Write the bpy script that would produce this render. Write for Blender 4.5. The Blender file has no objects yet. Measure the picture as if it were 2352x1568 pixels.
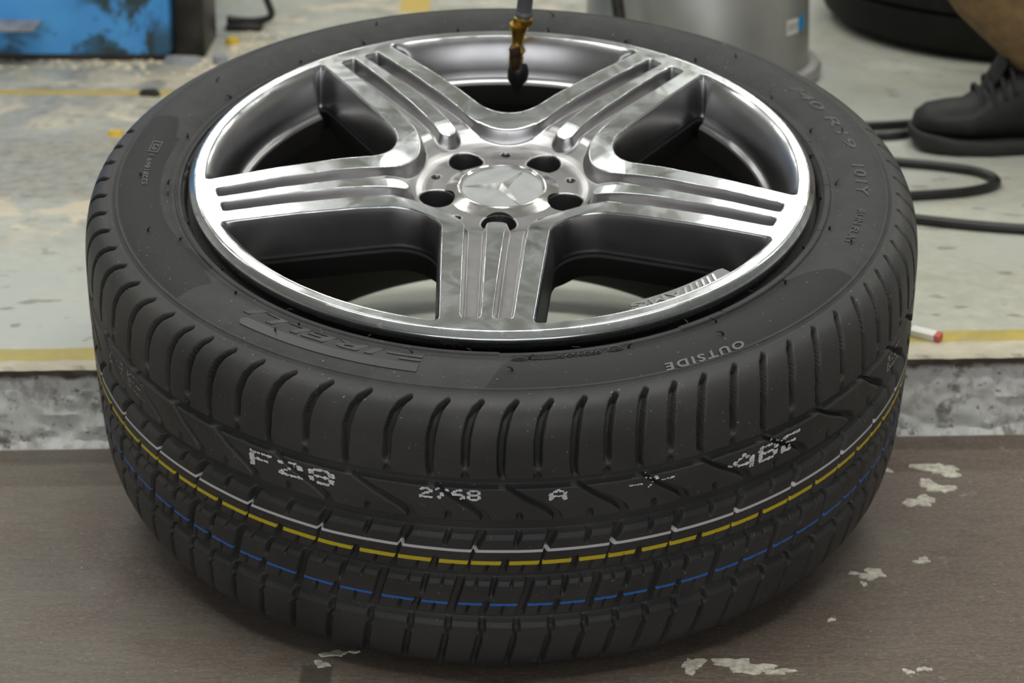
import bpy, bmesh, math, random
import numpy as np
from mathutils import Vector, Matrix

S = bpy.context.scene
COL = S.collection
rng = random.Random(7)
PI = math.pi

# ------------------------------------------------------------------ camera, world, lamps, exposure
cam_d = bpy.data.cameras.new('camera'); cam = bpy.data.objects.new('camera', cam_d); COL.objects.link(cam)
cam_d.sensor_width = 23.5; cam_d.lens = 50.61; cam_d.clip_start = 0.05
_f = Vector((0.0, 0.93062387, -0.36597706)); _r = Vector((0.99997784, 0.00243621, 0.00619492)); _u = Vector((-0.00665673, 0.36596895, 0.93060325))
cam.matrix_world = Matrix(((_r.x, _u.x, -_f.x, 0.00906098), (_r.y, _u.y, -_f.y, -1.75673242), (_r.z, _u.z, -_f.z, 0.85462082), (0, 0, 0, 1)))
cam_d.dof.use_dof = True; cam_d.dof.focus_distance = 1.60; cam_d.dof.aperture_fstop = 6.3
S.camera = cam

W = bpy.data.worlds.new('workshop_air'); S.world = W; W.use_nodes = True
W.node_tree.nodes['Background'].inputs[0].default_value = (0.95, 0.97, 1.0, 1)
W.node_tree.nodes['Background'].inputs[1].default_value = 2.3

S.view_settings.view_transform = 'Standard'; S.view_settings.look = 'None'
S.view_settings.gamma = 1.0; S.view_settings.use_curve_mapping = False
S.view_settings.exposure = 0.0
LAMP_POWER = 15.6
CEIL = 4.4
LAMPS = [(x, y, k) for y, xs, k in ((-0.9, (-1.5, 0.0, 1.5), 1.4), (1.9, (-4.2, -1.4, 1.4, 4.2), 0.85), (4.5, (-4.2, -1.4, 1.4, 4.2), 1.05), (7.2, (-4.2, -1.4, 1.4, 4.2), 0.9)) for x in xs]

# ------------------------------------------------------------------ helpers
def link(name, me, parent=None, mats=()):
    o = bpy.data.objects.new(name, me); COL.objects.link(o)
    for m in mats: me.materials.append(m)
    if parent is not None: o.parent = parent
    return o

def empty(name, loc=(0, 0, 0), rot=(0, 0, 0)):
    o = bpy.data.objects.new(name, None); COL.objects.link(o)
    o.location = loc; o.rotation_euler = rot; o.empty_display_size = 0.05
    return o

def tag(o, label=None, cat=None, group=None, kind=None):
    for k, v in (('label', label), ('category', cat), ('group', group), ('kind', kind)):
        if v: o[k] = v
    return o

def np_mesh(name, V, F, smooth=True):
    """V (n,3), F (m,4) or (m,3) arrays -> mesh, fast"""
    me = bpy.data.meshes.new(name)
    V = np.ascontiguousarray(V, np.float32); F = np.ascontiguousarray(F, np.int32)
    k = F.shape[1]
    me.vertices.add(len(V)); me.vertices.foreach_set('co', V.ravel())
    me.loops.add(F.size); me.loops.foreach_set('vertex_index', F.ravel())
    me.polygons.add(len(F)); me.polygons.foreach_set('loop_start', np.arange(0, F.size, k, dtype=np.int32))
    me.polygons.foreach_set('use_smooth', np.full(len(F), smooth))
    me.update(calc_edges=True)
    return me

def attr(me, name, vals):
    a = me.attributes.new(name, 'FLOAT', 'POINT'); a.data.foreach_set('value', np.ascontiguousarray(vals, np.float32))

def lathe(prof, n=64, closed=False, a0=0.0, a1=2 * PI):
    """prof list of (r,z) -> V,F"""
    p = np.array(prof, float); full = abs(a1 - a0 - 2 * PI) < 1e-6
    m = n if full else n + 1
    th = a0 + (a1 - a0) * np.arange(m) / n
    V = np.stack([np.outer(p[:, 0], np.cos(th)), np.outer(p[:, 0], np.sin(th)), np.repeat(p[:, 1][:, None], m, 1)], -1).reshape(-1, 3)
    F = []
    R = len(p)
    for i in range(R if closed else R - 1):
        i2 = (i + 1) % R
        for j in range(n):
            j2 = (j + 1) % m
            F.append((i * m + j, i * m + j2, i2 * m + j2, i2 * m + j))
    return V, np.array(F)

def auto_smooth(me, ang=35):
    bm = bmesh.new(); bm.from_mesh(me)
    for f in bm.faces: f.smooth = True
    for e in bm.edges:
        if len(e.link_faces) == 2 and e.calc_face_angle(0) > math.radians(ang): e.smooth = False
        elif len(e.link_faces) != 2: e.smooth = False
    bm.to_mesh(me); bm.free()
    return me

def lathe_obj(name, prof, mat, parent=None, n=64, closed=False, smooth=35):
    V, F = lathe(prof, n, closed); me = np_mesh(name, V, F); auto_smooth(me, smooth)
    return link(name, me, parent, [mat])

def box_bm(bm, cx, cy, cz, sx, sy, sz, bev=0.0, rot=None):
    r = bmesh.ops.create_cube(bm, size=1.0)
    vs = r['verts']
    M = Matrix.Translation((cx, cy, cz)) @ (rot.to_4x4() if rot else Matrix()) @ Matrix.Diagonal((sx, sy, sz, 1))
    bmesh.ops.transform(bm, matrix=M, verts=vs)
    if bev > 0:
        es = list({e for v in vs for e in v.link_edges})
        bmesh.ops.bevel(bm, geom=es, offset=bev, segments=2, affect='EDGES', profile=0.6)

def bm_obj(name, bm, mat, parent=None, smooth=35):
    me = bpy.data.meshes.new(name); bm.to_mesh(me); bm.free(); auto_smooth(me, smooth)
    return link(name, me, parent, [mat])

def box_obj(name, c, s, mat, parent=None, bev=0.004, rot=None):
    bm = bmesh.new(); box_bm(bm, *c, *s, bev, rot); return bm_obj(name, bm, mat, parent)

def catmull(P, n=12):
    P = [np.array(p, float) for p in P]; P = [2 * P[0] - P[1]] + P + [2 * P[-1] - P[-2]]; out = []
    for i in range(1, len(P) - 2):
        for k in range(n):
            t = k / n; a, b, c, d = P[i - 1:i + 3]
            out.append(0.5 * (2 * b + (c - a) * t + (2 * a - 5 * b + 4 * c - d) * t * t + (3 * b - a - 3 * c + d) * t ** 3))
    out.append(P[-2]); return np.array(out)

def tube_mesh(name, path, rad, k=12):
    P = np.array(path, float); n = len(P); rad = np.broadcast_to(np.array(rad, float), (n,))
    T = np.gradient(P, axis=0); T /= np.linalg.norm(T, axis=1)[:, None]
    up = np.array([0, 0, 1.0]); 
    if abs(T[0] @ up) > 0.9: up = np.array([1.0, 0, 0])
    N = np.cross(T[0], up); N /= np.linalg.norm(N); V = []
    for i in range(n):
        N = N - T[i] * (N @ T[i]); N /= np.linalg.norm(N); B = np.cross(T[i], N)
        for j in range(k):
            a = 2 * PI * j / k; V.append(P[i] + rad[i] * (math.cos(a) * N + math.sin(a) * B))
    F = [(i * k + j, i * k + (j + 1) % k, (i + 1) * k + (j + 1) % k, (i + 1) * k + j) for i in range(n - 1) for j in range(k)]
    me = np_mesh(name, V, F)
    bm = bmesh.new(); bm.from_mesh(me)
    bmesh.ops.contextual_create(bm, geom=[e for e in bm.edges if e.is_boundary and all(v.index < k for v in e.verts)])
    bm.verts.ensure_lookup_table()
    bmesh.ops.contextual_create(bm, geom=[e for e in bm.edges if e.is_boundary and all(v.index >= (n - 1) * k for v in e.verts)])
    bmesh.ops.recalc_face_normals(bm, faces=bm.faces)
    bm.to_mesh(me); bm.free(); auto_smooth(me, 50); return me

def sst(a, b, x):
    t = np.clip((x - a) / (b - a), 0, 1); return t * t * (3 - 2 * t)

# ------------------------------------------------------------------ materials
class NT:
    def __init__(s, name):
        s.m = bpy.data.materials.new(name); s.m.use_nodes = True; s.t = s.m.node_tree
        s.b = s.t.nodes['Principled BSDF']; s._geo = None
    def n(s, typ, **kw):
        o = s.t.nodes.new(typ)
        for k, v in kw.items(): setattr(o, k, v)
        return o
    def l(s, a, b): s.t.links.new(a, b)
    def val(s, x, sock):
        if hasattr(x, 'is_output'): s.l(x, sock)
        else: sock.default_value = x
    def math(s, op, a, b=0.0, c=0.0, clamp=False):
        o = s.n('ShaderNodeMath', operation=op, use_clamp=clamp)
        s.val(a, o.inputs[0]); s.val(b, o.inputs[1]); s.val(c, o.inputs[2]); return o.outputs[0]
    def coords(s): return s.n('ShaderNodeTexCoord').outputs['Object']
    def sep(s, v): return s.n('ShaderNodeSeparateXYZ', ).outputs if False else s._sep(v)
    def _sep(s, v):
        o = s.n('ShaderNodeSeparateXYZ'); s.l(v, o.inputs[0]); return o.outputs
    def mapping(s, v, scale=(1, 1, 1), loc=(0, 0, 0)):
        o = s.n('ShaderNodeMapping'); s.l(v, o.inputs[0]); o.inputs['Scale'].default_value = scale; o.inputs['Location'].default_value = loc; return o.outputs[0]
    def noise(s, v, scale, detail=4, rough=0.55, dist=0.0):
        o = s.n('ShaderNodeTexNoise'); s.l(v, o.inputs['Vector']); o.inputs['Scale'].default_value = scale
        o.inputs['Detail'].default_value = detail; o.inputs['Roughness'].default_value = rough; o.inputs['Distortion'].default_value = dist
        return o.outputs['Fac']
    def ramp(s, x, stops, interp='LINEAR'):
        o = s.n('ShaderNodeValToRGB'); s.l(x, o.inputs[0]); r = o.color_ramp; r.interpolation = interp
        while len(r.elements) < len(stops): r.elements.new(0.5)
        for e, (p, c) in zip(r.elements, stops):
            e.position = p; e.color = (c, c, c, 1) if not isinstance(c, (tuple, list)) else (*c, 1)
        return o.outputs[0]
    def step(s, x, a, b):
        o = s.n('ShaderNodeMapRange', interpolation_type='SMOOTHSTEP'); s.val(x, o.inputs[0]); o.inputs[1].default_value = a; o.inputs[2].default_value = b
        return o.outputs[0]
    def mix(s, f, a, b):
        o = s.n('ShaderNodeMix', data_type='RGBA'); s.val(f, o.inputs[0])
        for x, i in ((a, 6), (b, 7)):
            if isinstance(x, (tuple, list)): o.inputs[i].default_value = (*x, 1)
            elif hasattr(x, 'is_output'): s.l(x, o.inputs[i])
        return o.outputs[2]
    def attr(s, name): return s.n('ShaderNodeAttribute', attribute_name=name).outputs['Fac']
    def bump(s, h, strength=0.3, dist=0.001):
        o = s.n('ShaderNodeBump'); s.l(h, o.inputs['Height']); o.inputs['Strength'].default_value = strength; o.inputs['Distance'].default_value = dist
        s.l(o.outputs[0], s.b.inputs['Normal'])
    def set(s, **kw):
        for k, v in kw.items():
            sock = s.b.inputs[{'col': 'Base Color', 'rough': 'Roughness', 'metal': 'Metallic', 'spec': 'Specular IOR Level', 'coat': 'Coat Weight', 'coatr': 'Coat Roughness', 'aniso': 'Anisotropic', 'em': 'Emission Color', 'ems': 'Emission Strength'}[k]]
            if isinstance(v, (tuple, list)): sock.default_value = (*v, 1)
            elif hasattr(v, 'is_output'): s.l(v, sock)
            else: sock.default_value = v
        return s.m

def simple(name, col, rough=0.5, metal=0.0, spec=0.5, var=0.25, scale=30, bump=0.0):
    t = NT(name); c = t.coords(); n = t.noise(c, scale, 5)
    a = tuple(x * (1 - var) for x in col); b = tuple(min(1, x * (1 + var)) for x in col)
    t.set(col=t.mix(t.step(n, 0.3, 0.7), a, b), rough=t.math('MULTIPLY_ADD', n, 0.2, rough - 0.1), metal=metal, spec=spec)
    if bump: t.bump(t.noise(c, scale * 3, 3), bump, 0.001)
    return t.m

def mat_alloy():
    t = NT('machined_and_painted_alloy'); c = t.coords(); g = t.attr('gap')
    sm = t.noise(t.mapping(c, (1, 1, 0.2)), 28, 5, 0.6, 1.5)      # cleaning smears on the machined face
    fine = t.noise(c, 130, 3, 0.6)
    pol = t.mix(t.step(sm, 0.35, 0.68), (0.74, 0.76, 0.77), (0.50, 0.52, 0.53))
    chip = t.step(t.noise(c, 260, 2), 0.70, 0.76)
    edge = t.math('MULTIPLY', t.attr('lip'), t.step(t.noise(c, 60, 4, 0.7), 0.60, 0.68))
    pol = t.mix(t.math('MULTIPLY', edge, 0.75), pol, (0.20, 0.17, 0.12))
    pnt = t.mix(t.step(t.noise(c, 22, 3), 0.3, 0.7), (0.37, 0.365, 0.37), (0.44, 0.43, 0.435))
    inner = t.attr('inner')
    pnt = t.mix(inner, pnt, (0.012, 0.011, 0.010))  # near black inside barrel and bolt holes: shade put into the colour
    f = t.step(g, -0.0001, 0.0005)
    rp = t.math('MULTIPLY_ADD', t.step(sm, 0.3, 0.72), 0.16, 0.13)
    rp = t.math('MULTIPLY_ADD', edge, 0.25, rp)
    rq = t.math('MULTIPLY_ADD', fine, 0.08, 0.27)
    mixr = t.math('ADD', t.math('MULTIPLY', rp, t.math('SUBTRACT', 1.0, f)), t.math('MULTIPLY', rq, f))
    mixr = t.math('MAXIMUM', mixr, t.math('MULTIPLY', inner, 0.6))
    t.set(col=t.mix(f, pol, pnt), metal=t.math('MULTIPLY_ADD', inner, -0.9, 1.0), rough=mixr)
    t.bump(t.math('ADD', fine, t.math('MULTIPLY', edge, 1.5)), 0.06, 0.0006)
    return t.m

def mat_rubber():
    t = NT('tyre_rubber'); c = t.coords(); x, y, z = t._sep(c)
    big = t.noise(c, 9, 5, 0.6); mid = t.noise(c, 45, 5, 0.65); speck = t.noise(c, 420, 2, 0.5)
    side = t.attr('side'); panel = t.attr('panel'); gap = t.attr('depth')
    tread = t.mix(t.step(big, 0.3, 0.7), (0.030, 0.0295, 0.029), (0.052, 0.050, 0.048))
    wall = t.mix(t.step(mid, 0.3, 0.75), (0.042, 0.042, 0.0425), (0.058, 0.0575, 0.057))
    wall = t.mix(t.math('MULTIPLY', panel, 0.9), wall, (0.027, 0.0265, 0.0265))
    col = t.mix(side, tread, wall)
    col = t.mix(t.math('MULTIPLY', t.step(speck, 0.715, 0.75), 0.55), col, (0.30, 0.30, 0.29))
    # painted marking stripes of a new tyre
    wob = t.math('MULTIPLY', t.math('SUBTRACT', t.noise(c, 14, 2), 0.5), 0.0016)
    zz = t.math('ADD', z, wob); top = t.math('SUBTRACT', 1.0, t.step(gap, 0.0010, 0.0022))
    brk = t.step(t.noise(c, 60, 4), 0.22, 0.30)
    outer = t.step(t.math('ADD', t.math('MULTIPLY', x, x), t.math('MULTIPLY', y, y)), 0.100, 0.108)
    for z0, w, colr in ((-0.1262, 0.00125, (0.58, 0.58, 0.58)), (-0.1372, 0.00175, (0.55, 0.43, 0.02)), (-0.1775, 0.0011, (0.03, 0.14, 0.50))):
        d = t.math('ABSOLUTE', t.math('SUBTRACT', zz, z0))
        m = t.math('MULTIPLY', t.math('SUBTRACT', 1.0, t.step(d, w - 0.0004, w + 0.0004)), t.math('MULTIPLY', top, brk) if z0 != -0.1262 else brk)
        m = t.math('MULTIPLY', m, outer)
        col = t.mix(m, col, colr)
    t.set(col=col, rough=t.math('MULTIPLY_ADD', mid, 0.2, t.math('MULTIPLY_ADD', side, 0.12, 0.42)), spec=t.math('MULTIPLY_ADD', side, -0.15, 0.32))
    t.bump(t.math('ADD', mid, t.math('MULTIPLY', speck, 0.4)), 0.12, 0.0006)
    return t.m

def mat_platform():
    t = NT('painted_concrete_platform'); c = t.coords(); x, y, z = t._sep(c)
    n1 = t.noise(c, 3.2, 6, 0.62, 0.6); n2 = t.noise(c, 14, 6, 0.65, 0.4); n3 = t.noise(c, 60, 5, 0.6); n4 = t.noise(t.mapping(c, (1, 1.7, 1)), 26, 3, 0.5)
    base = t.mix(t.step(n3, 0.25, 0.8), (0.40, 0.395, 0.325), (0.50, 0.495, 0.42))
    base = t.mix(t.step(n1, 0.35, 0.7), base, (0.42, 0.43, 0.39))
    # worn zone in the back left: bare concrete, cream filler, grime
    wx = t.math('SUBTRACT', 1.0, t.step(x, -0.25, 0.45))
    wy = t.math('MULTIPLY', t.step(y, 0.42, 0.60), 1.0)
    worn = t.math('MULTIPLY', wx, wy)
    wn = t.math('MULTIPLY', worn, t.step(t.math('ADD', n1, t.math('MULTIPLY', n2, 0.5)), 0.66, 0.80))
    base = t.mix(t.math('MULTIPLY', wn, 0.8), base, t.mix(t.step(n2, 0.40, 0.58), (0.24, 0.225, 0.19), (0.54, 0.47, 0.34)))
    cream = t.math('MULTIPLY', t.step(n2, 0.56, 0.62), t.math('MULTIPLY_ADD', worn, 0.85, 0.06))
    base = t.mix(cream, base, (0.62, 0.55, 0.42))
    grime = t.math('MULTIPLY', t.step(t.noise(t.mapping(c, (0.8, 1.6, 1)), 4.5, 6, 0.7, 0.8), 0.52, 0.68), t.math('MULTIPLY_ADD', worn, 0.55, 0.16))
    base = t.mix(grime, base, (0.17, 0.16, 0.135))
    pits = t.math('MULTIPLY', t.step(n4, 0.625, 0.69), 0.7)
    base = t.mix(pits, base, (0.20, 0.18, 0.13))
    orange = t.math('MULTIPLY', t.step(t.noise(c, 7.7, 4), 0.66, 0.74), 0.35)
    base = t.mix(orange, base, (0.50, 0.37, 0.19))
    band = t.math('MULTIPLY', t.math('MULTIPLY', t.step(t.math('ADD', y, t.math('MULTIPLY', n2, 0.10)), 0.66, 0.72), t.math('SUBTRACT', 1.0, t.step(y, 0.86, 0.95))), t.math('SUBTRACT', 1.0, t.step(x, -0.36, -0.20)))
    base = t.mix(t.math('MULTIPLY', band, t.math('MULTIPLY_ADD', t.step(n1, 0.3, 0.6), 0.35, 0.5)), base, t.mix(t.step(n3, 0.3, 0.7), (0.21, 0.19, 0.155), (0.36, 0.335, 0.28)))
    cb = t.math('MULTIPLY', t.step(t.math('SUBTRACT', n2, t.math('MULTIPLY', t.math('ABSOLUTE', t.math('SUBTRACT', y, 0.60)), 5.0)), 0.34, 0.42), t.math('SUBTRACT', 1.0, t.step(x, -0.47, -0.40)))
    base = t.mix(t.math('MULTIPLY', cb, 0.9), base, (0.62, 0.53, 0.39))
    # cream patch under the wheel, lightened to stand for light through the spokes
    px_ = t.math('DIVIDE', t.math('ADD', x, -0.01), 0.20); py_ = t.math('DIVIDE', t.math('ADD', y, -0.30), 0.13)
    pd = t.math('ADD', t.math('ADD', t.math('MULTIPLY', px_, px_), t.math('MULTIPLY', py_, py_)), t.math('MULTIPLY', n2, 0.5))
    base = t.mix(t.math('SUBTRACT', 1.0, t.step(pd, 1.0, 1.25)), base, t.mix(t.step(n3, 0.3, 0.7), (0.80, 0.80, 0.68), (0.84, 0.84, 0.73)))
    # painted yellow lines
    e = t.math('SUBTRACT', y, t.math('MULTIPLY_ADD', x, 0.0542, 0.1545))
    jag = t.math('MULTIPLY', t.math('SUBTRACT', n3, 0.5), 0.012)
    ej = t.math('ADD', e, jag)
    lo = t.math('SUBTRACT', ej, t.math('MULTIPLY_ADD', x, 0.020, 0.024))
    hi = t.math('SUBTRACT', t.math('MULTIPLY_ADD', x, 0.018, 0.055), ej)
    near = t.math('MULTIPLY', t.step(lo, -0.001, 0.002), t.step(hi, -0.001, 0.002))
    below = t.math('SUBTRACT', 1.0, t.step(lo, -0.001, 0.002))
    base = t.mix(below, base, t.mix(t.step(n2, 0.35, 0.65), (0.55, 0.50, 0.38), (0.40, 0.36, 0.27)))
    yel = t.mix(t.step(n2, 0.3, 0.62), (0.52, 0.40, 0.08), (0.38, 0.31, 0.10))
    base = t.mix(t.math('MULTIPLY', near, t.math('MULTIPLY_ADD', t.step(n3, 0.30, 0.42), 0.3, 0.7)), base, yel)
    fy = t.math('ABSOLUTE', t.math('SUBTRACT', t.math('ADD', y, jag), 1.10))
    far = t.math('MULTIPLY', t.math('SUBTRACT', 1.0, t.step(fy, 0.011, 0.016)), t.math('SUBTRACT', 1.0, t.step(x, 0.05, 0.10)))
    base = t.mix(t.math('MULTIPLY', far, 0.9), base, (0.46, 0.33, 0.07))
    bx = t.math('ABSOLUTE', t.math('ADD', x, 0.145)); lane = t.math('MULTIPLY', t.math('SUBTRACT', 1.0, t.step(bx, 0.020, 0.026)), t.step(y, 1.57, 1.60))
    base = t.mix(t.math('MULTIPLY', lane, 0.9), base, (0.52, 0.36, 0.05))
    # vertical curb face: grey cement with flaking whitewash and moss
    nz = t._sep(t.n('ShaderNodeNewGeometry').outputs['True Normal'])[2]
    vert = t.math('MAXIMUM', t.math('SUBTRACT', 1.0, t.step(nz, 0.35, 0.8)), t.math('SUBTRACT', 1.0, t.step(z, 0.070, 0.076)))
    cn = t.noise(t.mapping(c, (1.2, 1, 0.8)), 40, 8, 0.72, 0.3)
    face = t.mix(t.step(cn, 0.36, 0.52), (0.36, 0.35, 0.32), (0.56, 0.56, 0.53))
    face = t.mix(t.step(t.noise(c, 34, 6, 0.7), 0.56, 0.66), face, (0.22, 0.21, 0.18))
    face = t.mix(t.step(t.noise(c, 110, 4, 0.65), 0.60, 0.68), face, (0.15, 0.14, 0.115))
    face = t.mix(t.math('MULTIPLY', t.step(t.math('ADD', t.noise(c, 30, 5, 0.7), t.math('MULTIPLY', z, -3.0)), 0.53, 0.60), 0.8), face, (0.64, 0.64, 0.61))
    face = t.mix(t.step(t.math('ADD', z, t.math('MULTIPLY', cn, 0.02)), 0.076, 0.084), face, (0.07, 0.06, 0.045))  # dark strip along the curb top: the lip's shadow painted in
    moss = t.math('MULTIPLY', t.step(t.noise(c, 26, 4), 0.67, 0.71), t.step(x, 0.2, 0.35))
    face = t.mix(moss, face, (0.36, 0.24, 0.04))
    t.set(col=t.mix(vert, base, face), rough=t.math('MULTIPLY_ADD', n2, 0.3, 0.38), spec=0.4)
    t.bump(t.math('ADD', n3, t.math('MULTIPLY', cream, 1.2)), 0.35, 0.0015)
    return t.m

def mat_floor():
    t = NT('brown_floor_coating'); c = t.coords(); x, y, z = t._sep(c)
    st = t.mapping(c, (5.0, 34, 1)); streak = t.noise(st, 4.5, 8, 0.72, 0.5); fine = t.noise(t.mapping(c, (1, 2.2, 1)), 190, 4, 0.7); big = t.noise(c, 4.5, 4, 0.6)
    warm = t.mix(t.step(streak, 0.3, 0.7), (0.098, 0.072, 0.056), (0.150, 0.114, 0.092))
    cool = t.mix(t.step(streak, 0.3, 0.7), (0.125, 0.106, 0.085), (0.170, 0.148, 0.122))
    col = t.mix(t.step(t.math('ADD', big, t.math('MULTIPLY', x, -0.35)), 0.42, 0.66), warm, cool)
    col = t.mix(t.math('MULTIPLY', t.step(fine, 0.46, 0.64), 0.6), col, (0.215, 0.185, 0.15))
    col = t.mix(t.math('MULTIPLY', t.step(t.noise(c, 240, 4, 0.7), 0.56, 0.68), 0.5), col, (0.055, 0.045, 0.036))
    col = t.mix(t.math('MULTIPLY', t.step(t.noise(c, 330, 2), 0.69, 0.74), 0.85), col, (0.42, 0.38, 0.31))
    col = t.mix(t.math('MULTIPLY', t.step(t.noise(c, 30, 5, 0.7), 0.64, 0.70), t.math('MULTIPLY', t.step(x, 0.05, 0.4), 0.5)), col, (0.34, 0.32, 0.27))
    # dark rectangular strip on the floor in front of the wheel
    tx = t.math('ABSOLUTE', t.math('ADD', x, 0.139)); dark_strip = t.math('MULTIPLY', t.math('SUBTRACT', 1.0, t.step(tx, 0.010, 0.014)), t.math('SUBTRACT', 1.0, t.step(y, -0.275, -0.262)))
    col = t.mix(t.math('MULTIPLY', dark_strip, 0.7), col, (0.035, 0.030, 0.024))
    t.set(col=col, rough=t.math('MULTIPLY_ADD', streak, 0.25, 0.42), spec=0.4)
    t.bump(t.math('ADD', fine, streak), 0.35, 0.001)
    return t.m

def mat_bluemetal():
    t = NT('worn_blue_paint'); c = t.coords(); x, y, z = t._sep(c)
    n = t.noise(c, 13, 6, 0.62, 0.5); n2 = t.noise(c, 5, 3)
    col = t.mix(t.step(n2, 0.3, 0.7), (0.055, 0.30, 0.75), (0.10, 0.42, 0.88))
    zone = t.math('MULTIPLY', t.step(x, -0.62, -0.56), t.math('SUBTRACT', 1.0, t.step(x, -0.50, -0.475)))
    low = t.math('SUBTRACT', 1.0, t.step(z, 0.115, 0.150))
    amt = t.math('MAXIMUM', zone, t.math('MULTIPLY', low, 0.8))
    w = t.math('MULTIPLY', t.step(n, 0.47, 0.56), amt)
    col = t.mix(w, col, (0.030, 0.060, 0.065))
    t.set(col=col, rough=0.45, spec=0.5); t.bump(n, 0.2, 0.002); return t.m

ALLOY = mat_alloy(); RUBBER = mat_rubber(); PLATFORM = mat_platform(); FLOOR = mat_floor(); BLUE = mat_bluemetal()
LETTER = simple('moulded_rubber_lettering', (0.030, 0.030, 0.030), 0.45, var=0.12, scale=80)
LETTER_GREY = simple('pale_rubber_lettering', (0.11, 0.11, 0.11), 0.55, var=0.1, scale=80)
LETTER_WALL = simple('sidewall_lettering_rubber', (0.033, 0.033, 0.033), 0.5, var=0.12, scale=80)
INK = simple('white_marking_ink', (0.66, 0.67, 0.69), 0.7, var=0.25, scale=200)
HAIR = simple('rubber_spew', (0.012, 0.012, 0.013), 0.45)
PLATE = simple('grey_lettering_plate', (0.20, 0.20, 0.21), 0.38, 0.6, var=0.08, scale=60)
CHROME = simple('bright_chrome', (0.82, 0.81, 0.81), 0.14, 1.0, var=0.06, scale=60)
SATIN = simple('satin_silver_paint', (0.40, 0.415, 0.415), 0.36, 0.35, var=0.05, scale=60)
BRASS = simple('worn_brass', (0.62, 0.40, 0.09), 0.32, 1.0, var=0.3, scale=120)
DKBRASS = simple('tarnished_lever', (0.055, 0.032, 0.014), 0.5, 0.4, var=0.4, scale=120)
BLACKRUB = simple('black_rubber', (0.011, 0.011, 0.011), 0.38)
HOSEGREY = simple('grey_air_hose', (0.085, 0.085, 0.09), 0.45)
STEEL = simple('bare_steel', (0.34, 0.33, 0.33), 0.6, 0.3)
DARKMETAL = simple('dark_oily_steel', (0.030, 0.028, 0.024), 0.45, 0.3, var=0.5, scale=25)
GREYRIM = simple('grey_painted_barrel', (0.36, 0.36, 0.34), 0.38, 0.55, var=0.08, scale=8)
OLDTYRE = simple('old_tyre_rubber', (0.012, 0.012, 0.011), 0.7, spec=0.2)
BOOT = simple('black_leather', (0.011, 0.011, 0.011), 0.55, spec=0.3, var=0.35, scale=40, bump=0.2)
SOLE = simple('boot_sole_rubber', (0.015, 0.014, 0.013), 0.6)
TROUSER = simple('brown_trouser_cloth', (0.17, 0.105, 0.045), 0.85, var=0.25, scale=60, bump=0.3)
SKINSOCK = simple('black_sock', (0.02, 0.02, 0.02), 0.9)
PAPER = simple('white_sticker', (0.72, 0.72, 0.66), 0.6, var=0.05)
PRINT = simple('grey_print', (0.25, 0.25, 0.22), 0.6)
BLUEDOT = simple('blue_sticker', (0.02, 0.26, 0.55), 0.5, var=0.05)
YELCHIP = simple('yellow_paint_chip', (0.72, 0.48, 0.04), 0.5, var=0.15)
GREYCHIP = simple('grey_concrete_chip', (0.30, 0.31, 0.33), 0.8)
CREAMCHIP = simple('cream_filler_chip', (0.60, 0.52, 0.38), 0.85, var=0.3, scale=90)
DARKCHIP = simple('black_chip', (0.02, 0.02, 0.015), 0.6)
REDTIP = simple('red_print', (0.55, 0.10, 0.09), 0.5)
SPLAT = simple('dried_cream_paint', (0.50, 0.47, 0.39), 0.7, var=0.3, scale=160, bump=0.5)
WALLM = simple('grey_plaster', (0.48, 0.49, 0.48), 0.8, var=0.08, scale=3)
CEILM = simple('dusty_ceiling', (0.55, 0.56, 0.56), 0.85, var=0.08, scale=3)
HOUSING = simple('white_lamp_housing', (0.75, 0.75, 0.74), 0.5, var=0.03)

# ------------------------------------------------------------------ structure
STEP_H = 0.0835
def step_y(x): return 0.1545 + 0.0542 * x

def make_floor():
    V = [(-6.5, -6, 0), (6.5, -6, 0), (6.5, step_y(6.5) + 0.06, 0), (-6.5, step_y(-6.5) + 0.06, 0)]
    V += [(a, b, -0.15) for a, b, _ in V]
    F = [(0, 1, 2, 3), (7, 6, 5, 4), (0, 4, 5, 1), (1, 5, 6, 2), (2, 6, 7, 3), (3, 7, 4, 0)]
    return tag(link('floor', np_mesh('floor', V, F, False), None, [FLOOR]), kind='structure')

def make_platform():
    r = np.random.RandomState(3)
    xs = np.concatenate([np.linspace(-6.5, -1.2, 12)[:-1], np.arange(-1.2, 1.2, 0.005), np.linspace(1.2, 6.5, 12)])
    n = len(xs)
    def nz(k, seed):
        q = np.random.RandomState(seed).randn(n); ker = np.hanning(k); ker /= np.sqrt((ker ** 2).sum()); return np.convolve(q, ker, 'same')
    rough = [nz(5, 10 + i) for i in range(20)]; slow = nz(25, 90)
    # profile from the back of the top down to the foot: (inset from edge, z)
    prof = [(9.0, STEP_H), (2.5, STEP_H), (1.0, STEP_H), (0.30, STEP_H), (0.06, STEP_H), (0.012, STEP_H), (0.004, STEP_H - 0.0006), (0.0, STEP_H - 0.004), (0.0008, STEP_H - 0.009), (0.005, STEP_H - 0.012), (0.007, STEP_H - 0.018), (0.0055, STEP_H - 0.026)]
    prof += [(0.005, z) for z in np.linspace(STEP_H - 0.034, 0.006, 9)] + [(0.000, 0.0), (0.000, -0.02)]
    V = []
    for i, (d, z) in enumerate(prof):
        amp = 0.0 if d > 0.05 or z < 0.001 else (0.0008 if z > STEP_H - 0.010 else 0.0016)
        y = step_y(xs) + d + amp * (rough[i % 20] * 0.8 + slow * 0.5)
        V.append(np.stack([xs, y, np.full(n, z)], -1))
    m = len(prof); V = np.concatenate(V)
    idx = np.arange(m * n).reshape(m, n)
    F = np.stack([idx[:-1, :-1], idx[1:, :-1], idx[1:, 1:], idx[:-1, 1:]], -1).reshape(-1, 4)
    me = np_mesh('floor_platform', V, F); auto_smooth(me, 40)
    return tag(link('floor_platform', me, None, [PLATFORM]), kind='structure')

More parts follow.
